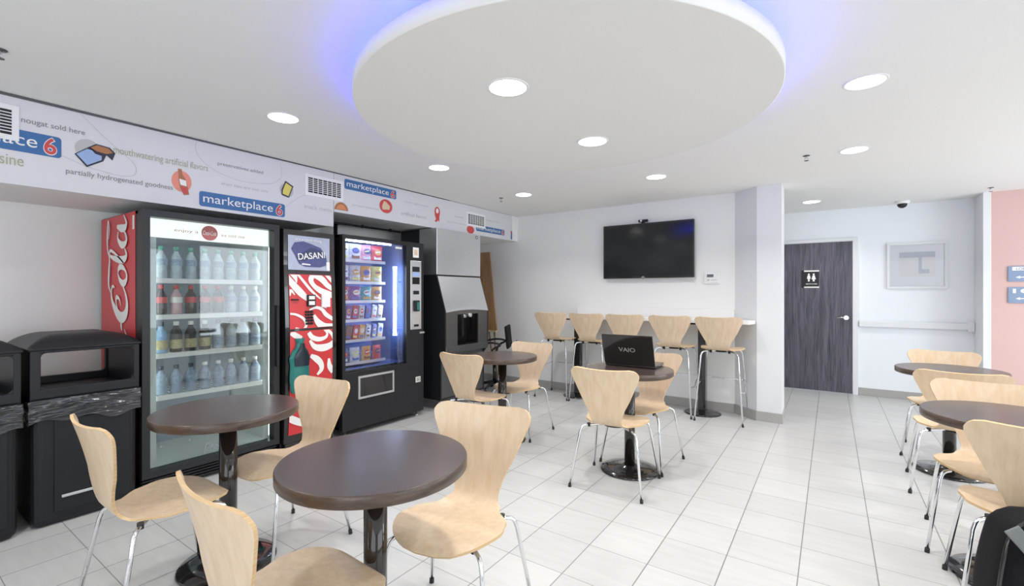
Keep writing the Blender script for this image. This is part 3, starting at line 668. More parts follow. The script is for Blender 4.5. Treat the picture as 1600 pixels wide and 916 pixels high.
# ================================================================ ROUND TABLES
def make_table(label):
    t = thing('round_table', label, 'table', (0, 0, 0), 0, 'small round pedestal tables')
    rr = .32
    b = MB(); b.lathe([(rr - .004, .734), (rr, .738), (rr, .771), (rr - .003, .775)], seg=96)
    for f in b.bm.faces:
        if abs(f.normal.z) < .5 or f.calc_center_median().z < .772: f.material_index = 1
    b.bm.normal_update()
    for f in b.bm.faces: f.material_index = 0 if f.calc_center_median().z > .7745 else 1
    obj('table_top', b, ['wenge', 'wengeedge'], t)
    b = MB(); b.lathe([(.040, .03), (.040, .72)], seg=32); obj('column', b, 'brngloss', t)
    b = MB(); b.lathe([(.215, 0), (.218, .006), (.212, .014), (.15, .024), (.06, .034), (.05, .045)], seg=64); obj('base_plate', b, 'blkgloss', t)
    b = MB(); b.box(-.13, .13, -.03, .03, .722, .734, .003); b.box(-.03, .03, -.13, .13, .722, .734, .003); obj('top_bracket', b, 'blkpaint', t)
    return t
TABLES = [(-1.316, 1.061, 'dark brown round table nearest to us, lit by a bluish reflection'),
          (-2.484, 1.094, 'dark brown round table in front of the glass-door drinks cooler'),
          (-1.265, 3.41, 'dark brown round table carrying the black laptop'),
          (-2.498, 3.457, 'small dark round table before the ice machine, farthest on the left'),
          (.69, 3.10, 'dark round table cut by the right edge, nearer of the two on the right'),
          (.735, 4.745, 'dark round table at the right, farther one nearer the restroom corridor')]
tp = make_table('')
for i, (x, y, l) in enumerate(TABLES):
    o = tp if i == 0 else copy_tree(tp)
    o.location = (x, y, 0); o.rotation_euler.z = R(random.uniform(-8, 8)); o['label'] = l
# laptop
t = thing('laptop', 'open black laptop seen from behind its lid on a round table', 'laptop', (-1.285, 3.46, .775), R(1))
b = MB(); b.box(-.198, .198, 0, .235, .002, .026, .006, 3); obj('laptop_base', b, 'blkgloss', t)
b = MB(); b.box(-.17, .17, .03, .14, .026, .0275); obj('keyboard', b, 'keyb', t)
lm = Matrix.Translation((0, -.002, .022)) @ Matrix.Rotation(R(18), 4, 'X')
b = MB(); b.box(-.2, .2, -.006, .006, 0, .245, .005, 3, mat=lm); lid = obj('laptop_lid', b, 'blkgloss', t)
b = MB(); b.box(-.185, .185, .006, .0068, .015, .232, mat=lm); obj('laptop_screen', b, 'screen', lid)
b = MB(); put_text(b, 'VAIO', lambda u, v, dd: tuple(lm @ Vector((u, -.0066, v))), -.005, .125, .13, .034, .01); obj('laptop_logo', b, 'steel', lid)

# ================================================================ WASTE BINS
def make_bin(label):
    t = thing('waste_bin', label, 'bin', (0, 0, 0), 0, 'black hooded waste bins')
    # local: x depth (front at 0, back at -.60), y width 0..-; centre y
    W = .250
    b = MB(); b.box(-.59, -.005, -W + .005, W - .005, 0, .70, .045, 4, .985)
    b.box(-.012, .002, -W + .10, W - .05, .075, .61, .004); obj('bin_body', b, 'blkplastic', t)
    b = MB(); b.box(.0, .012, -W + .13, W - .12, .155, .170, .003); obj('body_trim_strip', b, 'paleink', t)
    b = MB()          # hood ring with openings front and back
    z0, z1 = .735, 1.035
    o0, o1, oz0, oz1 = -W + .045, W - .03, .80, 1.005
    for x0, x1 in ((-.035, 0.0), (-.60, -.565)):
        u = rrect(-W, W, z0, z1, .02)
        b.box(x0, x1, -W, W, z0, oz0, .006); b.box(x0, x1, -W, W, oz1, z1, .006); b.box(x0, x1, -W, o0, oz0 - .01, oz1 + .01, .004); b.box(x0, x1, o1, W, oz0 - .01, oz1 + .01, .004)
        for cy, sy in ((o0, 1), (o1, -1)):
            for cz, sz in ((oz0, 1), (oz1, -1)):
                pts = [(cy, cz)] + [(cy + sy * .025 * (1 - math.cos(a)), cz + sz * .025 * (1 - math.sin(a))) for a in [PI / 2 * k / 5 for k in range(6)]]
                plateX(b, pts, x0 + .003, x1 - .003)
    b.box(-.59, -.01, -W, -W + .02, z0, z1, .006); b.box(-.59, -.01, W - .02, W, z0, z1, .006)
    b.box(-.60, 0, -W, W, z0 - .0, z0 + .02, .008)
    def dome(u, v):
        x = -.605 + .61 * u; y = -W - .008 + (2 * W + .016) * v
        e = min(1, min(u, 1 - u) * 2 / .55) ; g = min(1, min(v, 1 - v) * 2 / .55)
        h = .072 * math.sin(min(e, g) * PI / 2) ** .8
        return (x, y, 1.032 + h)
    b.grid(dome, 24, 24); b.box(-.61, .008, -W - .01, W + .01, 1.018, 1.036, .010, 3)
    obj('bin_hood', b, 'blkplastic', t)
    b = MB(); random.seed(3)      # liner folded over the rim
    def skirt(u, v):
        a = u * 4
        k = int(min(a, 3.999)); f = a - k; h = W + .004; X0, X1 = -.60, .006
        x, y = [(X1, -h + 2 * h * f), (X1 + (X0 - X1) * f, h), (X0, h - 2 * h * f), (X0 + (X1 - X0) * f, -h)][k]
        n = math.sin(u * 61 + v * 14) * .45 + math.sin(u * 37 - v * 11 + 1.3) * .35 + abs(math.sin(u * 113 - v * 26)) * .5 - .25
        r = .006 * (n + .1) * math.sin(PI * min(1, .25 + v)) * (1 if v > .02 else 0)
        cx, cy = x + .3, y; l = math.hypot(cx, cy)
        zz = .738 - .135 * v + (.014 * math.sin(u * 60) + .012 * math.sin(u * 23)) * v
        return (x + cx / l * (r + .004), y + cy / l * (r + .004), zz)
    b.grid(skirt, 220, 12); o = obj('bin_liner', b, 'bag', t)
    return t
bin1 = make_bin('black hooded waste bin beside the red side of the drinks cooler')
bin1.location = (-3.70, .842, 0)
bin0 = copy_tree(bin1); bin0.location = (-3.67, .305, 0); bin0['label'] = 'black hooded waste bin cut by the left edge of the picture'

# ================================================================ DRINKS COOLER
Y0, Y1 = 1.112, 2.030
XFc = -3.72
t = thing('drinks_cooler', 'tall glass-door drinks cooler with red side panel and black frame', 'cooler', (XFc, Y0, 0))
W = Y1 - Y0
b = MB(); b.box(-.83, -.08, .0, .02, .06, 1.90); b.box(-.83, -.08, W - .02, W, .06, 1.90); b.box(-.83, -.08, 0, W, 1.88, 1.905); b.box(-.83, -.08, 0, W, .06, .12); b.box(-.83, -.81, 0, W, .06, 1.9); obj('cabinet', b, 'blkpaint', t)
b = MB(); b.box(-.80, -.09, .02, .026, .12, 1.88); b.box(-.80, -.09, W - .026, W - .02, .12, 1.88); b.box(-.80, -.09, .02, W - .02, .12, .13); b.box(-.80, -.09, .02, W - .02, 1.87, 1.88)
obj('liner', b, 'coolin', t)
b = MB(); b.box(-.81, -.80, .02, W - .02, .12, 1.88); obj('rear_liner', b, 'coolback', t)
b = MB(); b.box(-.83, -.118, -.003, -.0005, .075, 1.90); sp_ = obj('side_panel', b, 'red', t, label='red side panel with white script lettering')
b = MB(); un = .322
script_cola(b, lambda u, v, dd: (-.150 - (v + .36) * un * .92, -.0045 - dd, .315 + u * un), 0, 1.22); obj('script_lettering', b, 'cream', sp_)
b = MB(); poly(b, [(-.165, 1.78), (-.130, 1.78), (-.130, 1.875), (-.165, 1.875)], lambda u, v, dd: (u, -.004, v)); obj('sticker', b, 'cream', sp_)
b = MB(); frameX(b, 0, W, .115, 1.905, .044, -.078, 0); dr = obj('door_frame', b, 'blkpaint', t)
b = MB(); b.box(-.055, -.047, .042, W - .042, .157, 1.863); obj('door_glass', b, 'glass', dr)
b = MB(); b.box(0, .028, W - .035, W - .012, .75, 1.25, .006); obj('door_handle', b, 'blkplastic', dr)
b = MB()
for z in (.03, .05, .07, .09): b.box(-.07, -.03, .01, W - .01, z - .004, z + .006)
b.box(-.80, -.07, .01, W - .01, .0, .10); obj('kick_grille', b, 'blkpaint', t)
# header
hy = lambda u, v, dd: (-.0855 + dd, u, v)
b = MB(); b.box(-.11, -.09, .045, W - .045, 1.735, 1.862); hd = obj('lit_header', b, 'header', t)
b = MB(); poly(b, ell(.435, 1.795, .055, .055, 32), hy); b.mi = 1; put_text(b, 'Coca-Cola', hy, .435, 1.795, .09, .032, .01, .001, shear=.3); b.mi = 2
put_text(b, 'enjoy a', hy, .285, 1.792, .15, .026, 0, .001); put_text(b, 'ice cold one', hy, .60, 1.790, .17, .024, 0, .001); obj('header_logo', b, ['red', 'cream', 'redink'], hd)
b = MB(); b.box(-.12, -.105, .030, .042, .18, 1.72); b.box(-.12, -.105, W - .042, W - .030, .18, 1.72); obj('cabinet_lamp', b, 'coolled', t)
b = MB(); b.box(-.105, -.088, .045, .105, .16, 1.73); b.box(-.105, -.088, W - .085, W - .045, .16, 1.73); obj('lamp_cover', b, 'coolin', t)
SH = [1.445, 1.19, .918, .625]
for z in SH:
    b = MB()
    for k in range(20): b.tube([(-.75, .05 + k * (W - .1) / 19, z - .02), (-.14, .05 + k * (W - .1) / 19, z - .008)], .003, 6)
    b.box(-.145, -.118, .115, W - .065, z - .026, z + .008, .002); s_ = obj('shelf', b, 'white', t)
    for k in range(8):
        y = .160 + k * .0925
        b = MB(); b.box(-.1175, -.1155, y - .034, y + .034, z - .018, z + .002); obj('price_tag', b, 'cream', s_)
b = MB(); put_text(b, 'Press', lambda u, v, dd: (-.0465, u, v), .46, .215, .16, .07, 0, 0, .3)
for i in range(5): poly(b, ell(.12 + .17 * i, .30, .008, .008, 8), lambda u, v, dd: (-.0465, u, v))
obj('glass_lettering', b, 'greyink', dr)
# bottles
def bottle_mesh(cap_h, h=.215, r=.032):
    k = h / .215
    return [(r * .85, 0), (r, .006), (r, .055 * k), (r * .93, .075 * k), (r, .10 * k), (r, .125 * k), (r * .85, .15 * k), (r * .45, .175 * k), (r * .40, .19 * k)]
def drink(y, z, x, name, liquid, cap, lab, lo, hi, label, group, h=.215, r=.037):
    t = thing(name, label, 'bottle', (x, y, z), 0, group)
    pr = bottle_mesh(0, h, r); b = MB(); b.lathe(pr, seg=20); obj('bottle_body', b, liquid, t)
    b = MB(); b.lathe([(r * .46, .19 * h / .215), (r * .46, h), (r * .40, h + .004)], seg=16); obj('bottle_cap', b, cap, t)
    b = MB(); b.lathe([(r + .0012, lo * h), (r + .0012, hi * h)], seg=20, cap=False); obj('bottle_label', b, lab, t)
M['clear'] = pm('clear_water_bottle', (.46, .54, .60), .08, var=.45, scale=40); M['water'] = pm('blue_water_bottle', (.27, .35, .48), .08, var=.3, scale=40)
M['cola'] = pm('cola_liquid', (.02, .008, .006), .12); M['capg'] = pm('green_cap', (.10, .35, .27), .4); M['capr'] = pm('red_cap', (.55, .03, .03), .4)
M['capd'] = pm('dark_cap', (.02, .03, .06), .4); M['labb'] = pm('pale_blue_label', (.30, .38, .50), .4, var=.6, scale=60); M['labg'] = pm('gold_label', (.45, .38, .20), .4, var=.6, scale=60)
M['labd'] = pm('dark_drink_label', (.035, .03, .035), .4, var=.3, scale=40); M['powder'] = pm('pale_blue_drink', (.22, .38, .60), .2, var=.2, scale=20); M['pinkd'] = pm('pink_drink', (.62, .40, .42), .2)
ORD = ['first', 'second', 'third', 'fourth', 'fifth', 'sixth', 'seventh', 'eighth']
def rows_():
    xs = XFc - .175
    for k in range(8):
        y = Y0 + .160 + k * .0925
        l = f'clear bottle with a green cap, {ORD[k]} from the left on the top cooler shelf'
        drink(y, SH[0] + .008, xs, 'water_bottle', 'clear', 'capg', 'labb', .42, .62, l, 'bottles on the top cooler shelf', .225)
        if k in (0, 2, 3, 4): a = ('cola_bottle', 'cola', 'capr', 'red', 'dark cola bottle with a red label')
        elif k == 1: a = ('juice_bottle', 'pinkd', 'capr', 'cream', 'pink bottle with a pale label')
        else: a = ('soda_bottle', 'clear', 'cream', 'labb', 'colourless soda bottle with a white cap')
        drink(y, SH[1] + .008, xs, a[0], a[1], a[2], a[3], .40, .60, f'{a[4]}, {ORD[k]} from the left on the second cooler shelf', 'bottles on the second cooler shelf', .205)
        if k == 0: a = ('sports_bottle', 'powder', 'capd', 'labg', 'pale blue drink bottle with a wide dark cap')
        elif k < 4: a = ('tea_bottle', 'labd', 'cream', 'labg', 'dark bottle with a white cap and gold label')
        else: a = ('soda_bottle', 'clear', 'capd', 'labb', 'clear bottle with a grey label')
        drink(y, SH[2] + .008, xs, a[0], a[1], a[2], a[3], .12, .42, f'{a[4]}, {ORD[k]} from left, third cooler shelf', 'bottles on the third cooler shelf', .215, .038)
        cp = 'capd' if k < 3 else 'cream'
        drink(y, SH[3] + .008, xs, 'water_bottle', 'water', cp, 'labb', .35, .6, f'bluish water bottle with {"dark" if k < 3 else "white"} cap, {ORD[k]} from the left, bottom cooler shelf', 'bottles on the bottom cooler shelf', .195)
rows_()

# ================================================================ NARROW DRINKS MACHINE
Y0n = 2.055; Wn = .47
t = thing('drinks_vending_machine', 'narrow black drinks vending machine with red script panels and water poster', 'vending machine', (-3.70, Y0n, 0))
def bulge(z): return .030 * math.sin(PI * min(max((z - .1) / 1.5, 0), 1))
b = MB(); b.box(-.80, -.06, .0, Wn, .03, 1.885, .006); obj('cabinet', b, 'blkpaint', t)
b = MB(); pr = [(0 - .06, .10)] + [(bulge(.10 + 1.78 * k / 24) - .004, .10 + 1.78 * k / 24) for k in range(25)] + [(-.06, 1.885)]
b.prism(pr, lambda u, v, d: (u, d, v), .0, Wn); b.box(-.10, .0, .01, Wn - .01, .03, .10, .01); obj('door', b, 'blkgloss', t)
def cyl_panel(u0, u1, z0, z1, off, n=14):
    b = MB(); b.grid(lambda u, v: (bulge(z0 + (z1 - z0) * v) + off, u0 + (u1 - u0) * u, z0 + (z1 - z0) * v), 2, n); return b
fn_ = lambda u, v, dd: (bulge(v) + .0025 + dd, u, v)
b = cyl_panel(.035, .42, 1.545, 1.835, 0); b.mi = 1
wp = obj('water_poster', b, 'poster', t, label='grey-blue water poster')
b = MB(); poly(b, [(.06, 1.72), (.09, 1.775), (.17, 1.79), (.25, 1.77), (.33, 1.745), (.38, 1.68), (.40, 1.60), (.32, 1.575), (.18, 1.575), (.13, 1.60), (.10, 1.66)], fn_, .001); b.mi = 1
poly(b, [(.10, 1.655), (.24, 1.742), (.36, 1.715), (.385, 1.65), (.26, 1.66), (.13, 1.60)], fn_, .0016); b.mi = 2
put_text(b, 'DASANI', fn_, .245, 1.672, .25, .055, .012, .0022, 0, .12); put_text(b, "it's a cool thing", fn_, .22, 1.803, .24, .028, .0, .0022)
poly(b, [(.15, 1.592), (.23, 1.588), (.235, 1.598), (.16, 1.604)], fn_, .0024); poly(b, [(.385, 1.548), (.418, 1.548), (.418, 1.625), (.385, 1.625)], fn_, .002); obj('poster_print', b, ['dblue', 'dblue2', 'cream'], wp)
def red_panel(z0, z1, mapf, name):
    b = cyl_panel(.035, .43, z0, z1, .001); p = obj(name, b, 'red', t, label='red panel with cropped white script')
    b = MB(); script_cola(b, mapf, 0)
    clip(b, [((0, .037, 0), (0, -1, 0)), ((0, .428, 0), (0, 1, 0)), ((0, 0, z0 + .004), (0, 0, -1)), ((0, 0, z1 - .004), (0, 0, 1))]); obj('script_lettering', b, 'cream', p)
    return p
def red_panel(z0, z1, strokes, name, xo):
    b = cyl_panel(.035, .43, z0, z1, .001); p = obj(name, b, 'red', t, label='red panel with cropped white script')
    b = MB()
    m_ = lambda u, v, dd: (bulge(z0 + (z1 - z0) * v) + .0035, .035 + .395 * u, z0 + (z1 - z0) * v)
    for pts, wd in strokes:
        n_ = len(pts); P = catmull([(q[0], q[1], w_) for q, w_ in zip(pts, wd)], 8); L_, R_ = [], []
        asp = (z1 - z0) / .395
        for i, q in enumerate(P):
            c, e = P[max(i - 1, 0)], P[min(i + 1, len(P) - 1)]; dx, dy = e.x - c.x, (e.y - c.y) * asp; l = math.hypot(dx, dy) or 1
            L_.append(b.bm.verts.new(m_(q.x - dy / l * q.z / 2, q.y + dx / l * q.z / 2 / asp, 0))); R_.append(b.bm.verts.new(m_(q.x + dy / l * q.z / 2, q.y - dx / l * q.z / 2 / asp, 0)))
        for q_ in L_ + R_: q_.co.x += .0003 * strokes.index((pts, wd))
        for i in range(len(P) - 1): b.bm.faces.new([L_[i], L_[i + 1], R_[i + 1], R_[i]])
    clip(b, [((0, .037, 0), (0, -1, 0)), ((0, .428, 0), (0, 1, 0)), ((0, 0, z0 + .004), (0, 0, -1)), ((0, 0, z1 - .004), (0, 0, 1))]); obj('script_lettering', b, 'cream', p)
red_panel(1.05, 1.508, [
    ([(-.08, 1.0), (.08, .82), (.28, .64), (.52, .46)], [.10, .14, .15, .04]), ([(.18, 1.02), (.34, .86), (.50, .70), (.72, .54)], [.05, .06, .06, .03]),
    ([(-.02, .62), (.04, .70), (.12, .62)], [.10, .06, .02]), ([(.10, 1.02), (.15, .92), (.17, .84)], [.16, .08, .02]),
    ([(.62, 1.04), (.50, .92), (.56, .80), (.72, .70), (.90, .64), (1.05, .60)], [.10, .12, .10, .13, .14, .12]), ([(.60, .98), (.76, .92), (.90, .80), (1.05, .72)], [.10, .14, .12, .10]),
    ([(.84, 1.04), (.94, .95), (1.05, .86)], [.07, .08, .08]), ([(.0, .28), (.14, .26), (.30, .18), (.36, .06), (.28, -.02), (.12, .02)], [.04, .05, .06, .06, .05, .03]),
    ([(.44, .34), (.60, .38), (.74, .34), (.84, .24), (1.02, .14)], [.03, .06, .08, .10, .08]), ([(.54, .24), (.64, .10), (.80, .0), (1.04, -.02)], [.06, .14, .18, .18]),
    ([(.78, .38), (.84, .50), (.82, .60)], [.14, .10, .06])], 'upper_red_panel', 0)
red_panel(.165, 1.030, [
    ([(.02, .99), (.14, .955), (.26, .93)], [.10, .12, .08]), ([(.42, .98), (.50, .93), (.66, .905), (.82, .92), (.86, .96), (.78, 1.0)], [.09, .11, .10, .07, .05, .03]),
    ([(.44, .90), (.56, .835), (.74, .815), (.92, .83), (1.04, .87)], [.05, .12, .16, .14, .10]), ([(.82, 1.01), (.97, .95), (1.03, .88)], [.06, .07, .05]),
    ([(.46, .75), (.60, .71), (.70, .66), (.72, .60), (.62, .55)], [.08, .14, .13, .10, .05]), ([(.90, .70), (.92, .62), (1.02, .56)], [.05, .12, .14]),
    ([(.40, .50), (.56, .44), (.80, .40), (1.04, .42)], [.06, .12, .14, .12]), ([(.10, .46), (.24, .42), (.32, .36)], [.10, .12, .04]),
    ([(-.04, .19), (.10, .145), (.28, .10), (.46, .07), (.66, .08)], [.12, .15, .14, .12, .04]), ([(.30, .30), (.46, .26), (.60, .18), (.86, .12), (1.04, .12)], [.05, .10, .13, .12, .10]),
    ([(.16, .33), (.22, .28), (.34, .24)], [.14, .10, .03])], 'lower_red_panel', 0)
b = MB(); b.box(.0, .040, .188, .262, 1.235, 1.335, .004); b.mi = 1; b.box(.040, .0415, .198, .252, 1.295, 1.325); b.box(.040, .0415, .198, .252, 1.247, 1.28); obj('display_unit', b, ['blkplastic', 'cream'], t)
b = MB(); b.box(.0, .036, .325, .405, 1.225, 1.335, .003); obj('instruction_card', b, 'white', t)
b = MB(); b.box(.0, .040, .05, .11, 1.288, 1.300, .003); obj('coin_slot', b, 'blkplastic', t)
for r_ in range(5):
    for c_ in range(3):
        b = MB(); b.box(.026, .038, .17 + c_ * .026, .189 + c_ * .026, 1.08 + r_ * .025, 1.098 + r_ * .025, .002); obj('selection_button', b, 'blkplastic', t)
def bw(z):  # bottle outline half width against height
    P = [(0, .072), (.03, .082), (.12, .088), (.22, .083), (.29, .090), (.33, .074), (.38, .038), (.42, .030), (.43, .040), (.452, .040)]
    for i in range(1, len(P)):
        if z <= P[i][0]: a, c = P[i - 1], P[i]; k = (z - a[0]) / (c[0] - a[0]); k = k * k * (3 - 2 * k); return a[1] + (c[1] - a[1]) * k
    return P[-1][1]
b = MB(); b.grid(lambda u, v: (.036 + .035 * math.sin(PI * u), .115 - math.cos(PI * u) * bw(v * .452), .52 + v * .452), 14, 40)
bt = obj('moulded_bottle', b, 'teal', t, label='raised green bottle relief')
b = MB(); b.grid(lambda u, v: (.040 + .036 * math.sin(PI * (.2 + .6 * u)), .122 - math.cos(PI * (.18 + .64 * u)) * bw(.22 + v * .19) * .92, .52 + .22 + v * .19), 8, 14); obj('dark_neck', b, 'tealdk', bt)

# ================================================================ SNACK MACHINE
Y0s, Ws = 2.622, 1.035
t = thing('snack_vending_machine', 'wide black snack vending machine with lit window and coin panel', 'vending machine', (-3.72, Y0s, 0))
wz0, wz1, wy0, wy1 = .60, 1.858, .035, .785
b = MB(); b.box(-.80, -.05, 0, .02, .07, 1.895); b.box(-.80, -.05, Ws - .02, Ws, .07, 1.895); b.box(-.80, -.05, 0, Ws, 1.87, 1.897); b.box(-.80, -.78, 0, Ws, .07, 1.89); b.box(-.80, -.05, 0, Ws, .07, .09); obj('cabinet', b, 'blkpaint', t)
b = MB(); b.box(-.05, 0, 0, Ws, .055, wz0, .003); b.box(-.05, 0, 0, Ws, wz1, 1.897, .003); b.box(-.05, 0, 0, wy0, wz0 - .004, wz1 + .004, .003); b.box(-.05, 0, wy1, Ws, wz0 - .004, wz1 + .004, .003); dr = obj('door', b, 'blkpaint', t)
b = MB(); b.box(-.035, -.029, wy0, wy1, wz0, wz1); obj('window_glass', b, 'vglass', dr)
b = MB(); b.box(-.60, -.05, .02, .026, .62, 1.86); b.box(-.60, -.59, .02, .80, .62, 1.86); b.box(-.60, -.05, .796, .802, .62, 1.86); b.box(-.60, -.05, .02, .80, .615, .622); b.box(-.60, -.05, .02, .80, 1.86, 1.866); obj('liner', b, 'vendin', t)
b = MB(); b.lathe([(.016, .92), (.016, 1.61)], (-.085, .70, 0), 16); b.box(-.095, -.075, .683, .717, .90, .92); b.box(-.095, -.075, .683, .717, 1.61, 1.63); obj('light_tube', b, 'tube', t)
b = MB(); b.box(-.06, -.052, .06, .62, 1.845, 1.855); obj('top_light', b, 'tube', t)
b = MB(); b.box(-.10, -.06, .64, .76, .62, 1.86); obj('tube_reflector', b, 'vendin', t) if False else None
SS = [1.672, 1.459, 1.272, 1.086, .888, .668]
for z in SS:
    b = MB(); b.box(-.56, -.12, .03, .60, z - .014, z - .006); b.box(-.128, -.118, .03, .60, z - .022, z + .006, .001); obj('tray', b, 'steel', t)
fv = lambda u, v, dd: (.0015 + dd, u, v)
b = MB(); b.box(0, .008, .835, .992, .955, 1.70, .003); b.mi = 1; b.box(.008, .0095, .86, .965, 1.58, 1.635); b.box(.008, .0095, .86, .965, 1.445, 1.52)
b.mi = 2; b.box(.008, .011, .865, .96, 1.53, 1.575)
b.mi = 1
for r_ in range(4):
    for c_ in range(3): b.box(.008, .014, .872 + c_ * .03, .892 + c_ * .03, 1.455 + r_ * .0165, 1.467 + r_ * .0165)
b.box(.008, .02, .875, .95, 1.335, 1.375, .004); b.box(.008, .028, .872, .955, 1.15, 1.27, .008); b.box(.008, .018, .885, .945, .985, 1.01, .003); b.mi = 3; b.box(.028, .030, .91, .945, 1.165, 1.25)
obj('payment_panel', b, ['steel', 'blkplastic', 'lblue', 'teal'], dr)
b = MB(); b.box(0, .002, .875, .96, 1.735, 1.845); b.mi = 1; b.box(.002, .003, .893, .942, 1.76, 1.82); obj('sticker', b, ['cream', 'tan'], dr)
b = MB(); b.box(0, .018, .965, 1.033, .905, .925, .004); obj('door_lock', b, 'steel', dr)
b = MB(); b.box(0, .002, .915, .985, .375, .435); b.mi = 1; frameX(b, .928, .972, .386, .424, .005, .002, .003); b.box(.002, .003, .942, .958, .398, .412); obj('small_sticker', b, ['cream', 'blackink'], dr)
b = MB(); frameX(b, .170, .607, .332, .552, .020, -.002, .010); fl = obj('delivery_hatch_frame', b, 'steel', dr, label='pale metal hatch frame')
b = MB(); b.box(-.001, .004, .190, .587, .352, .532); obj('delivery_flap', b, 'blkgloss', fl)
b = MB(); b.box(-.0285, -.028, .655, .745, 1.815, 1.835); obj('window_label', b, 'cream', dr)
for y in (.06, Ws - .06):
    for x in (-.05, -.72):
        b = MB(); b.lathe([(.025, 0), (.025, .012), (.010, .014), (.010, .072)], (x, y, 0), 14); obj('levelling_foot', b, 'steel', t)
cols = {'white': (.75, .74, .76), 'blue': (.10, .14, .45), 'red': (.60, .06, .08), 'orange': (.78, .35, .10), 'yellow': (.80, .68, .22), 'purple': (.28, .10, .32), 'teal': (.12, .38, .42), 'brown': (.22, .10, .06), 'pink': (.70, .30, .38), 'silver': (.60, .60, .64)}
for k, c_ in cols.items(): M['pk_' + k] = pm('packet_' + k, c_, .3, var=.55, scale=34)
def bag(w, h, dp):
    b = MB()
    def f(side):
        def g(u, v):
            e = math.sin(PI * u) ** .5 * math.sin(PI * min(max((v - .06) / .88, 0), 1)) ** .5
            return (side * dp / 2 * e * (1 + .12 * math.sin(9 * u + 7 * v)), (u - .5) * w * (1 - .05 * math.sin(PI * v)), v * h)
        return g
    b.grid(f(1), 10, 12); b.grid(f(-1), 10, 12); return b
def bar_mb(w, h, dp):
    b = MB(); b.box(-dp / 2, dp / 2, -w / 2, w / 2, .012, h - .012, min(dp, w) * .3, 3, smooth=True); b.box(-.001, .001, -w / 2, w / 2, 0, .014); b.box(-.001, .001, -w / 2, w / 2, h - .014, h); return b
RW = ['top', 'second', 'third', 'fourth', 'fifth', 'bottom']
layout = [(['white', 'silver', 'pink', 'red'], 'crisp_packet', .134, .172), (['white', 'silver', 'orange', 'yellow'], 'crisp_packet', .130, .172), (['red', 'purple', 'teal', 'orange'], 'crisp_packet', .130, .150),
          (['brown', 'purple', 'red', 'silver', 'blue', 'white', 'silver'], 'chocolate_bar', .062, .15), (['white', 'brown', 'red', 'orange', 'silver', 'blue', 'silver'], 'chocolate_bar', .062, .155), (['blue', 'silver', 'orange', 'red'], 'snack_packet', .11, .15)]
for r_, (cl, nm, w_, h_) in enumerate(layout):
    n = len(cl)
    for k, c_ in enumerate(cl):
        y = Y0s + .055 + (k + .5) * (.535 / n)
        lb = f'{c_} {nm.replace("_", " ")}, {ORD[k]} from the left on the {RW[r_]} tray of the snack machine'
        p = thing(nm, lb, 'snack', (-3.72 - .165, y, SS[r_] - .006), 0, f'snacks on the {RW[r_]} tray')
        m = (bag(w_, h_, .04) if n == 4 else bar_mb(w_, h_, .022))
        bd = obj('wrapper', m, 'pk_' + c_, p)
        bd.rotation_euler = (R(random.uniform(-2, 2) - (9 if n > 4 else 0)) * (1 if n > 4 else 1), R(0), R(random.uniform(-6, 6)))
        x_ = .0222 if n == 4 else .0118
        fb = lambda u, v, dd: (x_ + dd, u, v)
        c1, c2, c3 = random.sample(['cream', 'pk_red', 'pk_blue', 'pk_yellow', 'pk_brown', 'pk_white', 'pk_orange', 'dblue'], 3)
        m = MB(); poly(m, ell(random.uniform(-.006, .006), h_ * .60, w_ * .30, h_ * .17, 18), fb); m.mi = 1
        poly(m, [(-w_ * .20, h_ * .55), (w_ * .22, h_ * .60), (w_ * .22, h_ * .68), (-w_ * .20, h_ * .63)], fb, .0008)
        m.mi = 2; poly(m, [(-w_ * .33, h_ * .16), (w_ * .33, h_ * .16), (w_ * .30, h_ * .33), (-w_ * .1, h_ * .28), (-w_ * .33, h_ * .36)], fb, -.001 if n == 4 else 0)
        pl_ = obj('wrapper_label', m, [c1, c2, c3], bd)
    for k in range(n):
        y = .055 + (k + .5) * (.535 / n); rad = .038 if n == 4 else .028
        pts = [(-.195 - .32 * s / 60, y + rad * math.cos(s * .85), SS[r_] + rad - .002 + rad * math.sin(s * .85)) for s in range(61)]
        b = MB(); b.tube(pts, .0022, 5); obj('spiral_coil', b, 'steel', t)

# ================================================================ ICE MACHINE
t = thing('ice_machine', 'tall stainless steel ice machine with dispenser niche and black sides', 'ice machine', (-3.72, 3.865, 0))
Wi = .80
b = MB(); b.box(-.285, 0, 0, Wi, 1.562, 2.10, .006); b.mi = 1; b.box(-.60, -.285, .003, Wi - .003, 1.562, 2.10); b.box(-.60, -.01, 0, Wi, 1.548, 1.562); b.box(-.285, -.283, -.001, 0, 1.57, 2.09); obj('ice_maker_head', b, ['steel', 'blkpaint'], t)
b = MB(); fh = lambda u, v, dd: (.001 + dd, u, v); poly(b, rrect(.70, .745, 2.04, 2.075, .005), fh); b.mi = 1; poly(b, rrect(.71, .735, 2.048, 2.067, .003), fh, .001); obj('head_logo', b, ['blkpaint', 'cream'], t)
b = MB(); b.prism([(-.60, .12), (-.60, 1.548), (-.005, 1.548), (.128, 1.13), (.128, .69), (.06, .60), (.06, .12)], lambda u, v, d: (u, d, v), 0.0, .02)
b.prism([(-.60, .12), (-.60, 1.548), (-.005, 1.548), (.128, 1.13), (.128, .69), (.06, .60), (.06, .12)], lambda u, v, d: (u, d, v), Wi - .02, Wi)
b.box(-.60, -.58, .02, Wi - .02, .12, 1.548); b.box(-.60, .055, .02, Wi - .02, .12, .14); obj('dispenser_cabinet', b, 'blkpaint', t)
b = MB()
def slope(u, v):
    z = 1.545 - .415 * v; x = .002 + .132 * v
    if v > .9: z -= .022 * math.sin(PI * u) * -1 * ((v - .9) / .1)
    return (x, .012 + (Wi - .024) * u, z)
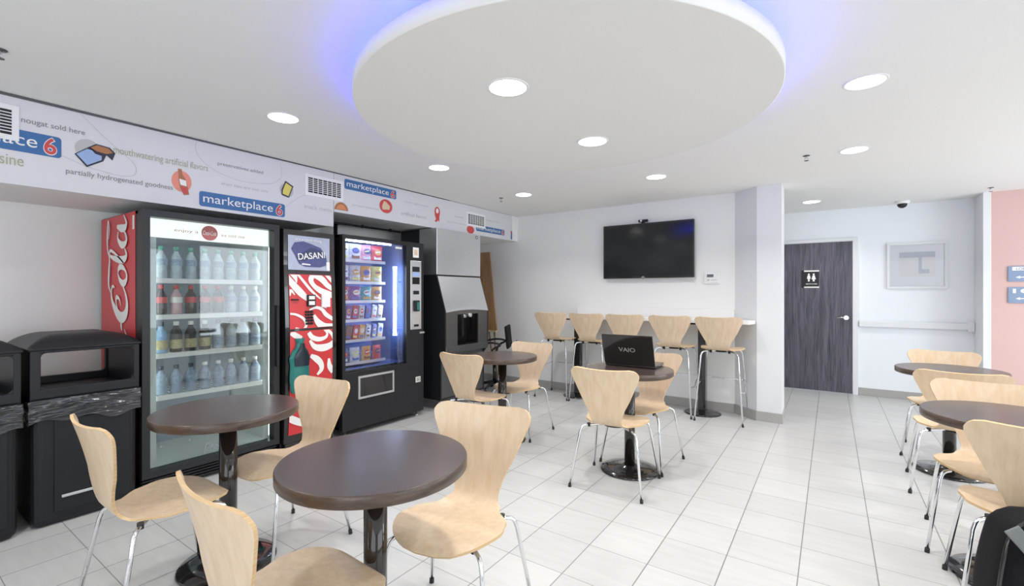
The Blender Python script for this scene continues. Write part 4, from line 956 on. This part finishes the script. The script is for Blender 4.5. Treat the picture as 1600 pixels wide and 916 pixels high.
b.grid(slope, 16, 20, True); b.tube([(.134, .012 + (Wi - .024) * k / 16, 1.130 + .022 * math.sin(PI * k / 16)) for k in range(17)], .004, 8)
obj('sloping_front', b, 'steel', t)
b = MB(); b.box(-.02, .126, .02, .215, .70, 1.15); b.box(-.02, .126, .60, Wi - .02, .70, 1.15); b.box(-.02, .126, .215, .60, 1.10, 1.15)
b.box(-.02, .132, .015, Wi - .015, .655, .735, .006); obj('niche_surround', b, 'steeldk', t)
b = MB(); b.box(-.08, -.06, .215, .60, .70, 1.12); b.box(-.08, .11, .213, .217, .70, 1.12); b.box(-.08, .11, .598, .602, .70, 1.12); obj('niche_lining', b, 'blkgloss', t)
b = MB(); b.lathe([(.030, 0), (.030, .05), (.018, .06)], (.05, .42, 1.05), 18); b.lathe([(.02, 0), (.024, .05)], (.105, .42, 1.085), 18, axis='x') ; obj('ice_chute', b, 'steel', t)
b = MB(); b.box(.02, .035, .40, .44, .82, 1.05, .004); obj('dispense_lever', b, 'blkplastic', t)
b = MB()
for k in range(12): b.box(-.04, .12, .24 + k * .03, .247 + k * .03, .736, .742)
obj('drip_grille', b, 'blkpaint', t)
b = MB(); b.box(.040, .058, .02, Wi - .02, .14, .66, .004); obj('lower_door', b, 'steeldk', t)
for y in (.06, Wi - .06):
    for x in (-.02, -.54):
        b = MB(); b.lathe([(.022, 0), (.022, .015), (.016, .02), (.018, .12)], (x, y, 0), 14); obj('foot', b, 'steel', t)

# leaning wooden board
t = thing('wooden_easel', 'brown wooden easel board leaning in the corner beside the ice machine', 'easel', (-4.25, 5.45, 0))
b = MB(); b.prism([(-.24, 1.97), (-.01, 1.97), (.215, .80), (-.10, .80)], lambda u, v, d: (u, d + (v - .8) * .10, v), -.012, .012, .003); obj('board', b, 'plank', t)
b = MB(); b.box(-.12, .225, -.05, .015, .775, .80, .004); obj('ledge', b, 'ply', t)
for x0, x1 in ((-.06, -.12), (.17, .21)):
    b = MB(); b.tube([(x0, -.005, .78), (x1, .02, .0)], .014, 8); obj('leg', b, 'plank', t)
b = MB(); b.tube([(.05, .02, .80), (.05, .18, .0)], .012, 8); obj('leg', b, 'plank', t)

# office chair in the far corner
t = thing('office_chair', 'black office armchair in the far corner behind the small round table', 'chair', (-3.82, 5.10, 0), R(118))
b = MB(); b.box(-.23, .23, -.22, .23, .43, .49, .03, 3); obj('seat', b, 'fabric', t)
b = MB(); b.box(-.21, .21, -.27, -.235, .58, .885, .016, 3, mat=Matrix.Translation((0, -.02, 0)) @ Matrix.Rotation(R(-6), 4, 'X')); obj('backrest', b, 'fabric', t)
b = MB(); b.tube([(0, -.05, .42), (0, -.24, .43), (0, -.30, .55), (0, -.31, .70)], .016, 8); obj('back_support', b, 'blkplastic', t)
for sx in (-1, 1):
    b = MB(); b.tube(catmull([(sx * .20, .02, .43), (sx * .27, .02, .47), (sx * .275, -.02, .60), (sx * .27, -.12, .665), (sx * .265, 0, .69), (sx * .265, .14, .67)], 5), .014, 8); obj('armrest', b, 'blkplastic', t)
b = MB(); b.lathe([(.025, .10), (.025, .42)], seg=16); obj('gas_column', b, 'blkgloss', t)
for k in range(5):
    a = 2 * PI * k / 5 + .3
    b = MB(); b.tube([(0, 0, .13), (.14 * math.cos(a), .14 * math.sin(a), .11), (.27 * math.cos(a), .27 * math.sin(a), .075)], [.025, .02, .014], 8); lg = obj('base_leg', b, 'blkplastic', t)
    b = MB(); b.lathe([(.026, -.02), (.028, -.01), (.028, .01), (.026, .02)], (.27 * math.cos(a), .27 * math.sin(a), .028), 16, axis='x'); obj('castor', b, 'blkplastic', lg)

# travel bag at the lower right
t = thing('travel_bag', 'black soft travel bag with grey buckled strap at the lower right corner', 'bag', (.66, 2.30, 0), R(8))
def bagp(u, v, ax):
    a = 2 * PI * u
    ca, sa = math.cos(a), math.sin(a)
    e = .42
    cx = math.copysign(abs(ca) ** e, ca); sy = math.copysign(abs(sa) ** e, sa)
    z = .60 * v
    k = 1.0 - .22 * max(0, (v - .45) / .55) ** 1.6
    if v > .86: k *= math.sqrt(max(0, 1 - ((v - .86) / .14) ** 2)) * .55 + .45 if v < 1 else .45
    return (cx * .23 * k, sy * .135 * k, z + .012)
b = MB(); b.grid(lambda u, v: bagp(u, v, 0), 64, 30); b.face([bagp(k / 64, 1, 0) for k in range(64)], True); b.face([bagp(k / 64, 0, 0) for k in range(64)])
bmesh.ops.remove_doubles(b.bm, verts=b.bm.verts, dist=.0004); obj('bag_body', b, 'fabric', t)
b = MB(); pts = []
for k in range(41):
    v = min(1, k / 20) if k <= 20 else min(1, (40 - k) / 20); sgn = -1 if k <= 20 else 1
    q = .98 if v == 1 else v; kk = 1.0 - .22 * max(0, (q - .45) / .55) ** 1.6
    if q > .86: kk *= math.sqrt(max(0, 1 - ((q - .86) / .14) ** 2)) * .55 + .45
    pts.append((sgn * .232 * kk, -.118 * kk, .60 * q + .014))
b.tube(pts, .006, 8); obj('piping', b, 'blkgloss', t)
b = MB()
sm = Matrix.Translation((-.14, -.130, .51)) @ Matrix.Rotation(R(52), 4, 'Y')
b.box(-.10, .14, -.004, .004, -.022, .022, .003, mat=sm); st = obj('strap', b, 'webbing', t)
b = MB(); b.box(-.0, .06, -.009, .009, -.028, .028, .005, mat=sm); b.mi = 1; b.box(.012, .048, -.0105, -.0085, -.006, .006, mat=sm); obj('buckle', b, ['webbing', 'blkplastic'], st)
b = MB(); b.box(-.14, .15, -.155, -.115, .06, .30, .03, 4); obj('front_pocket', b, 'fabric', t)
b = MB(); b.tube(catmull([(-.07, 0, .60), (-.06, 0, .65), (.06, 0, .65), (.07, 0, .60)], 5), .010, 8); obj('top_handle', b, 'fabric', t)
for sx in (-1, 1):
    b = MB(); b.lathe([(.016, -.015), (.024, -.01), (.024, .01), (.016, .015)], (sx * .17, .08, .024), 16, axis='x'); obj('wheel', b, 'rubber', t)
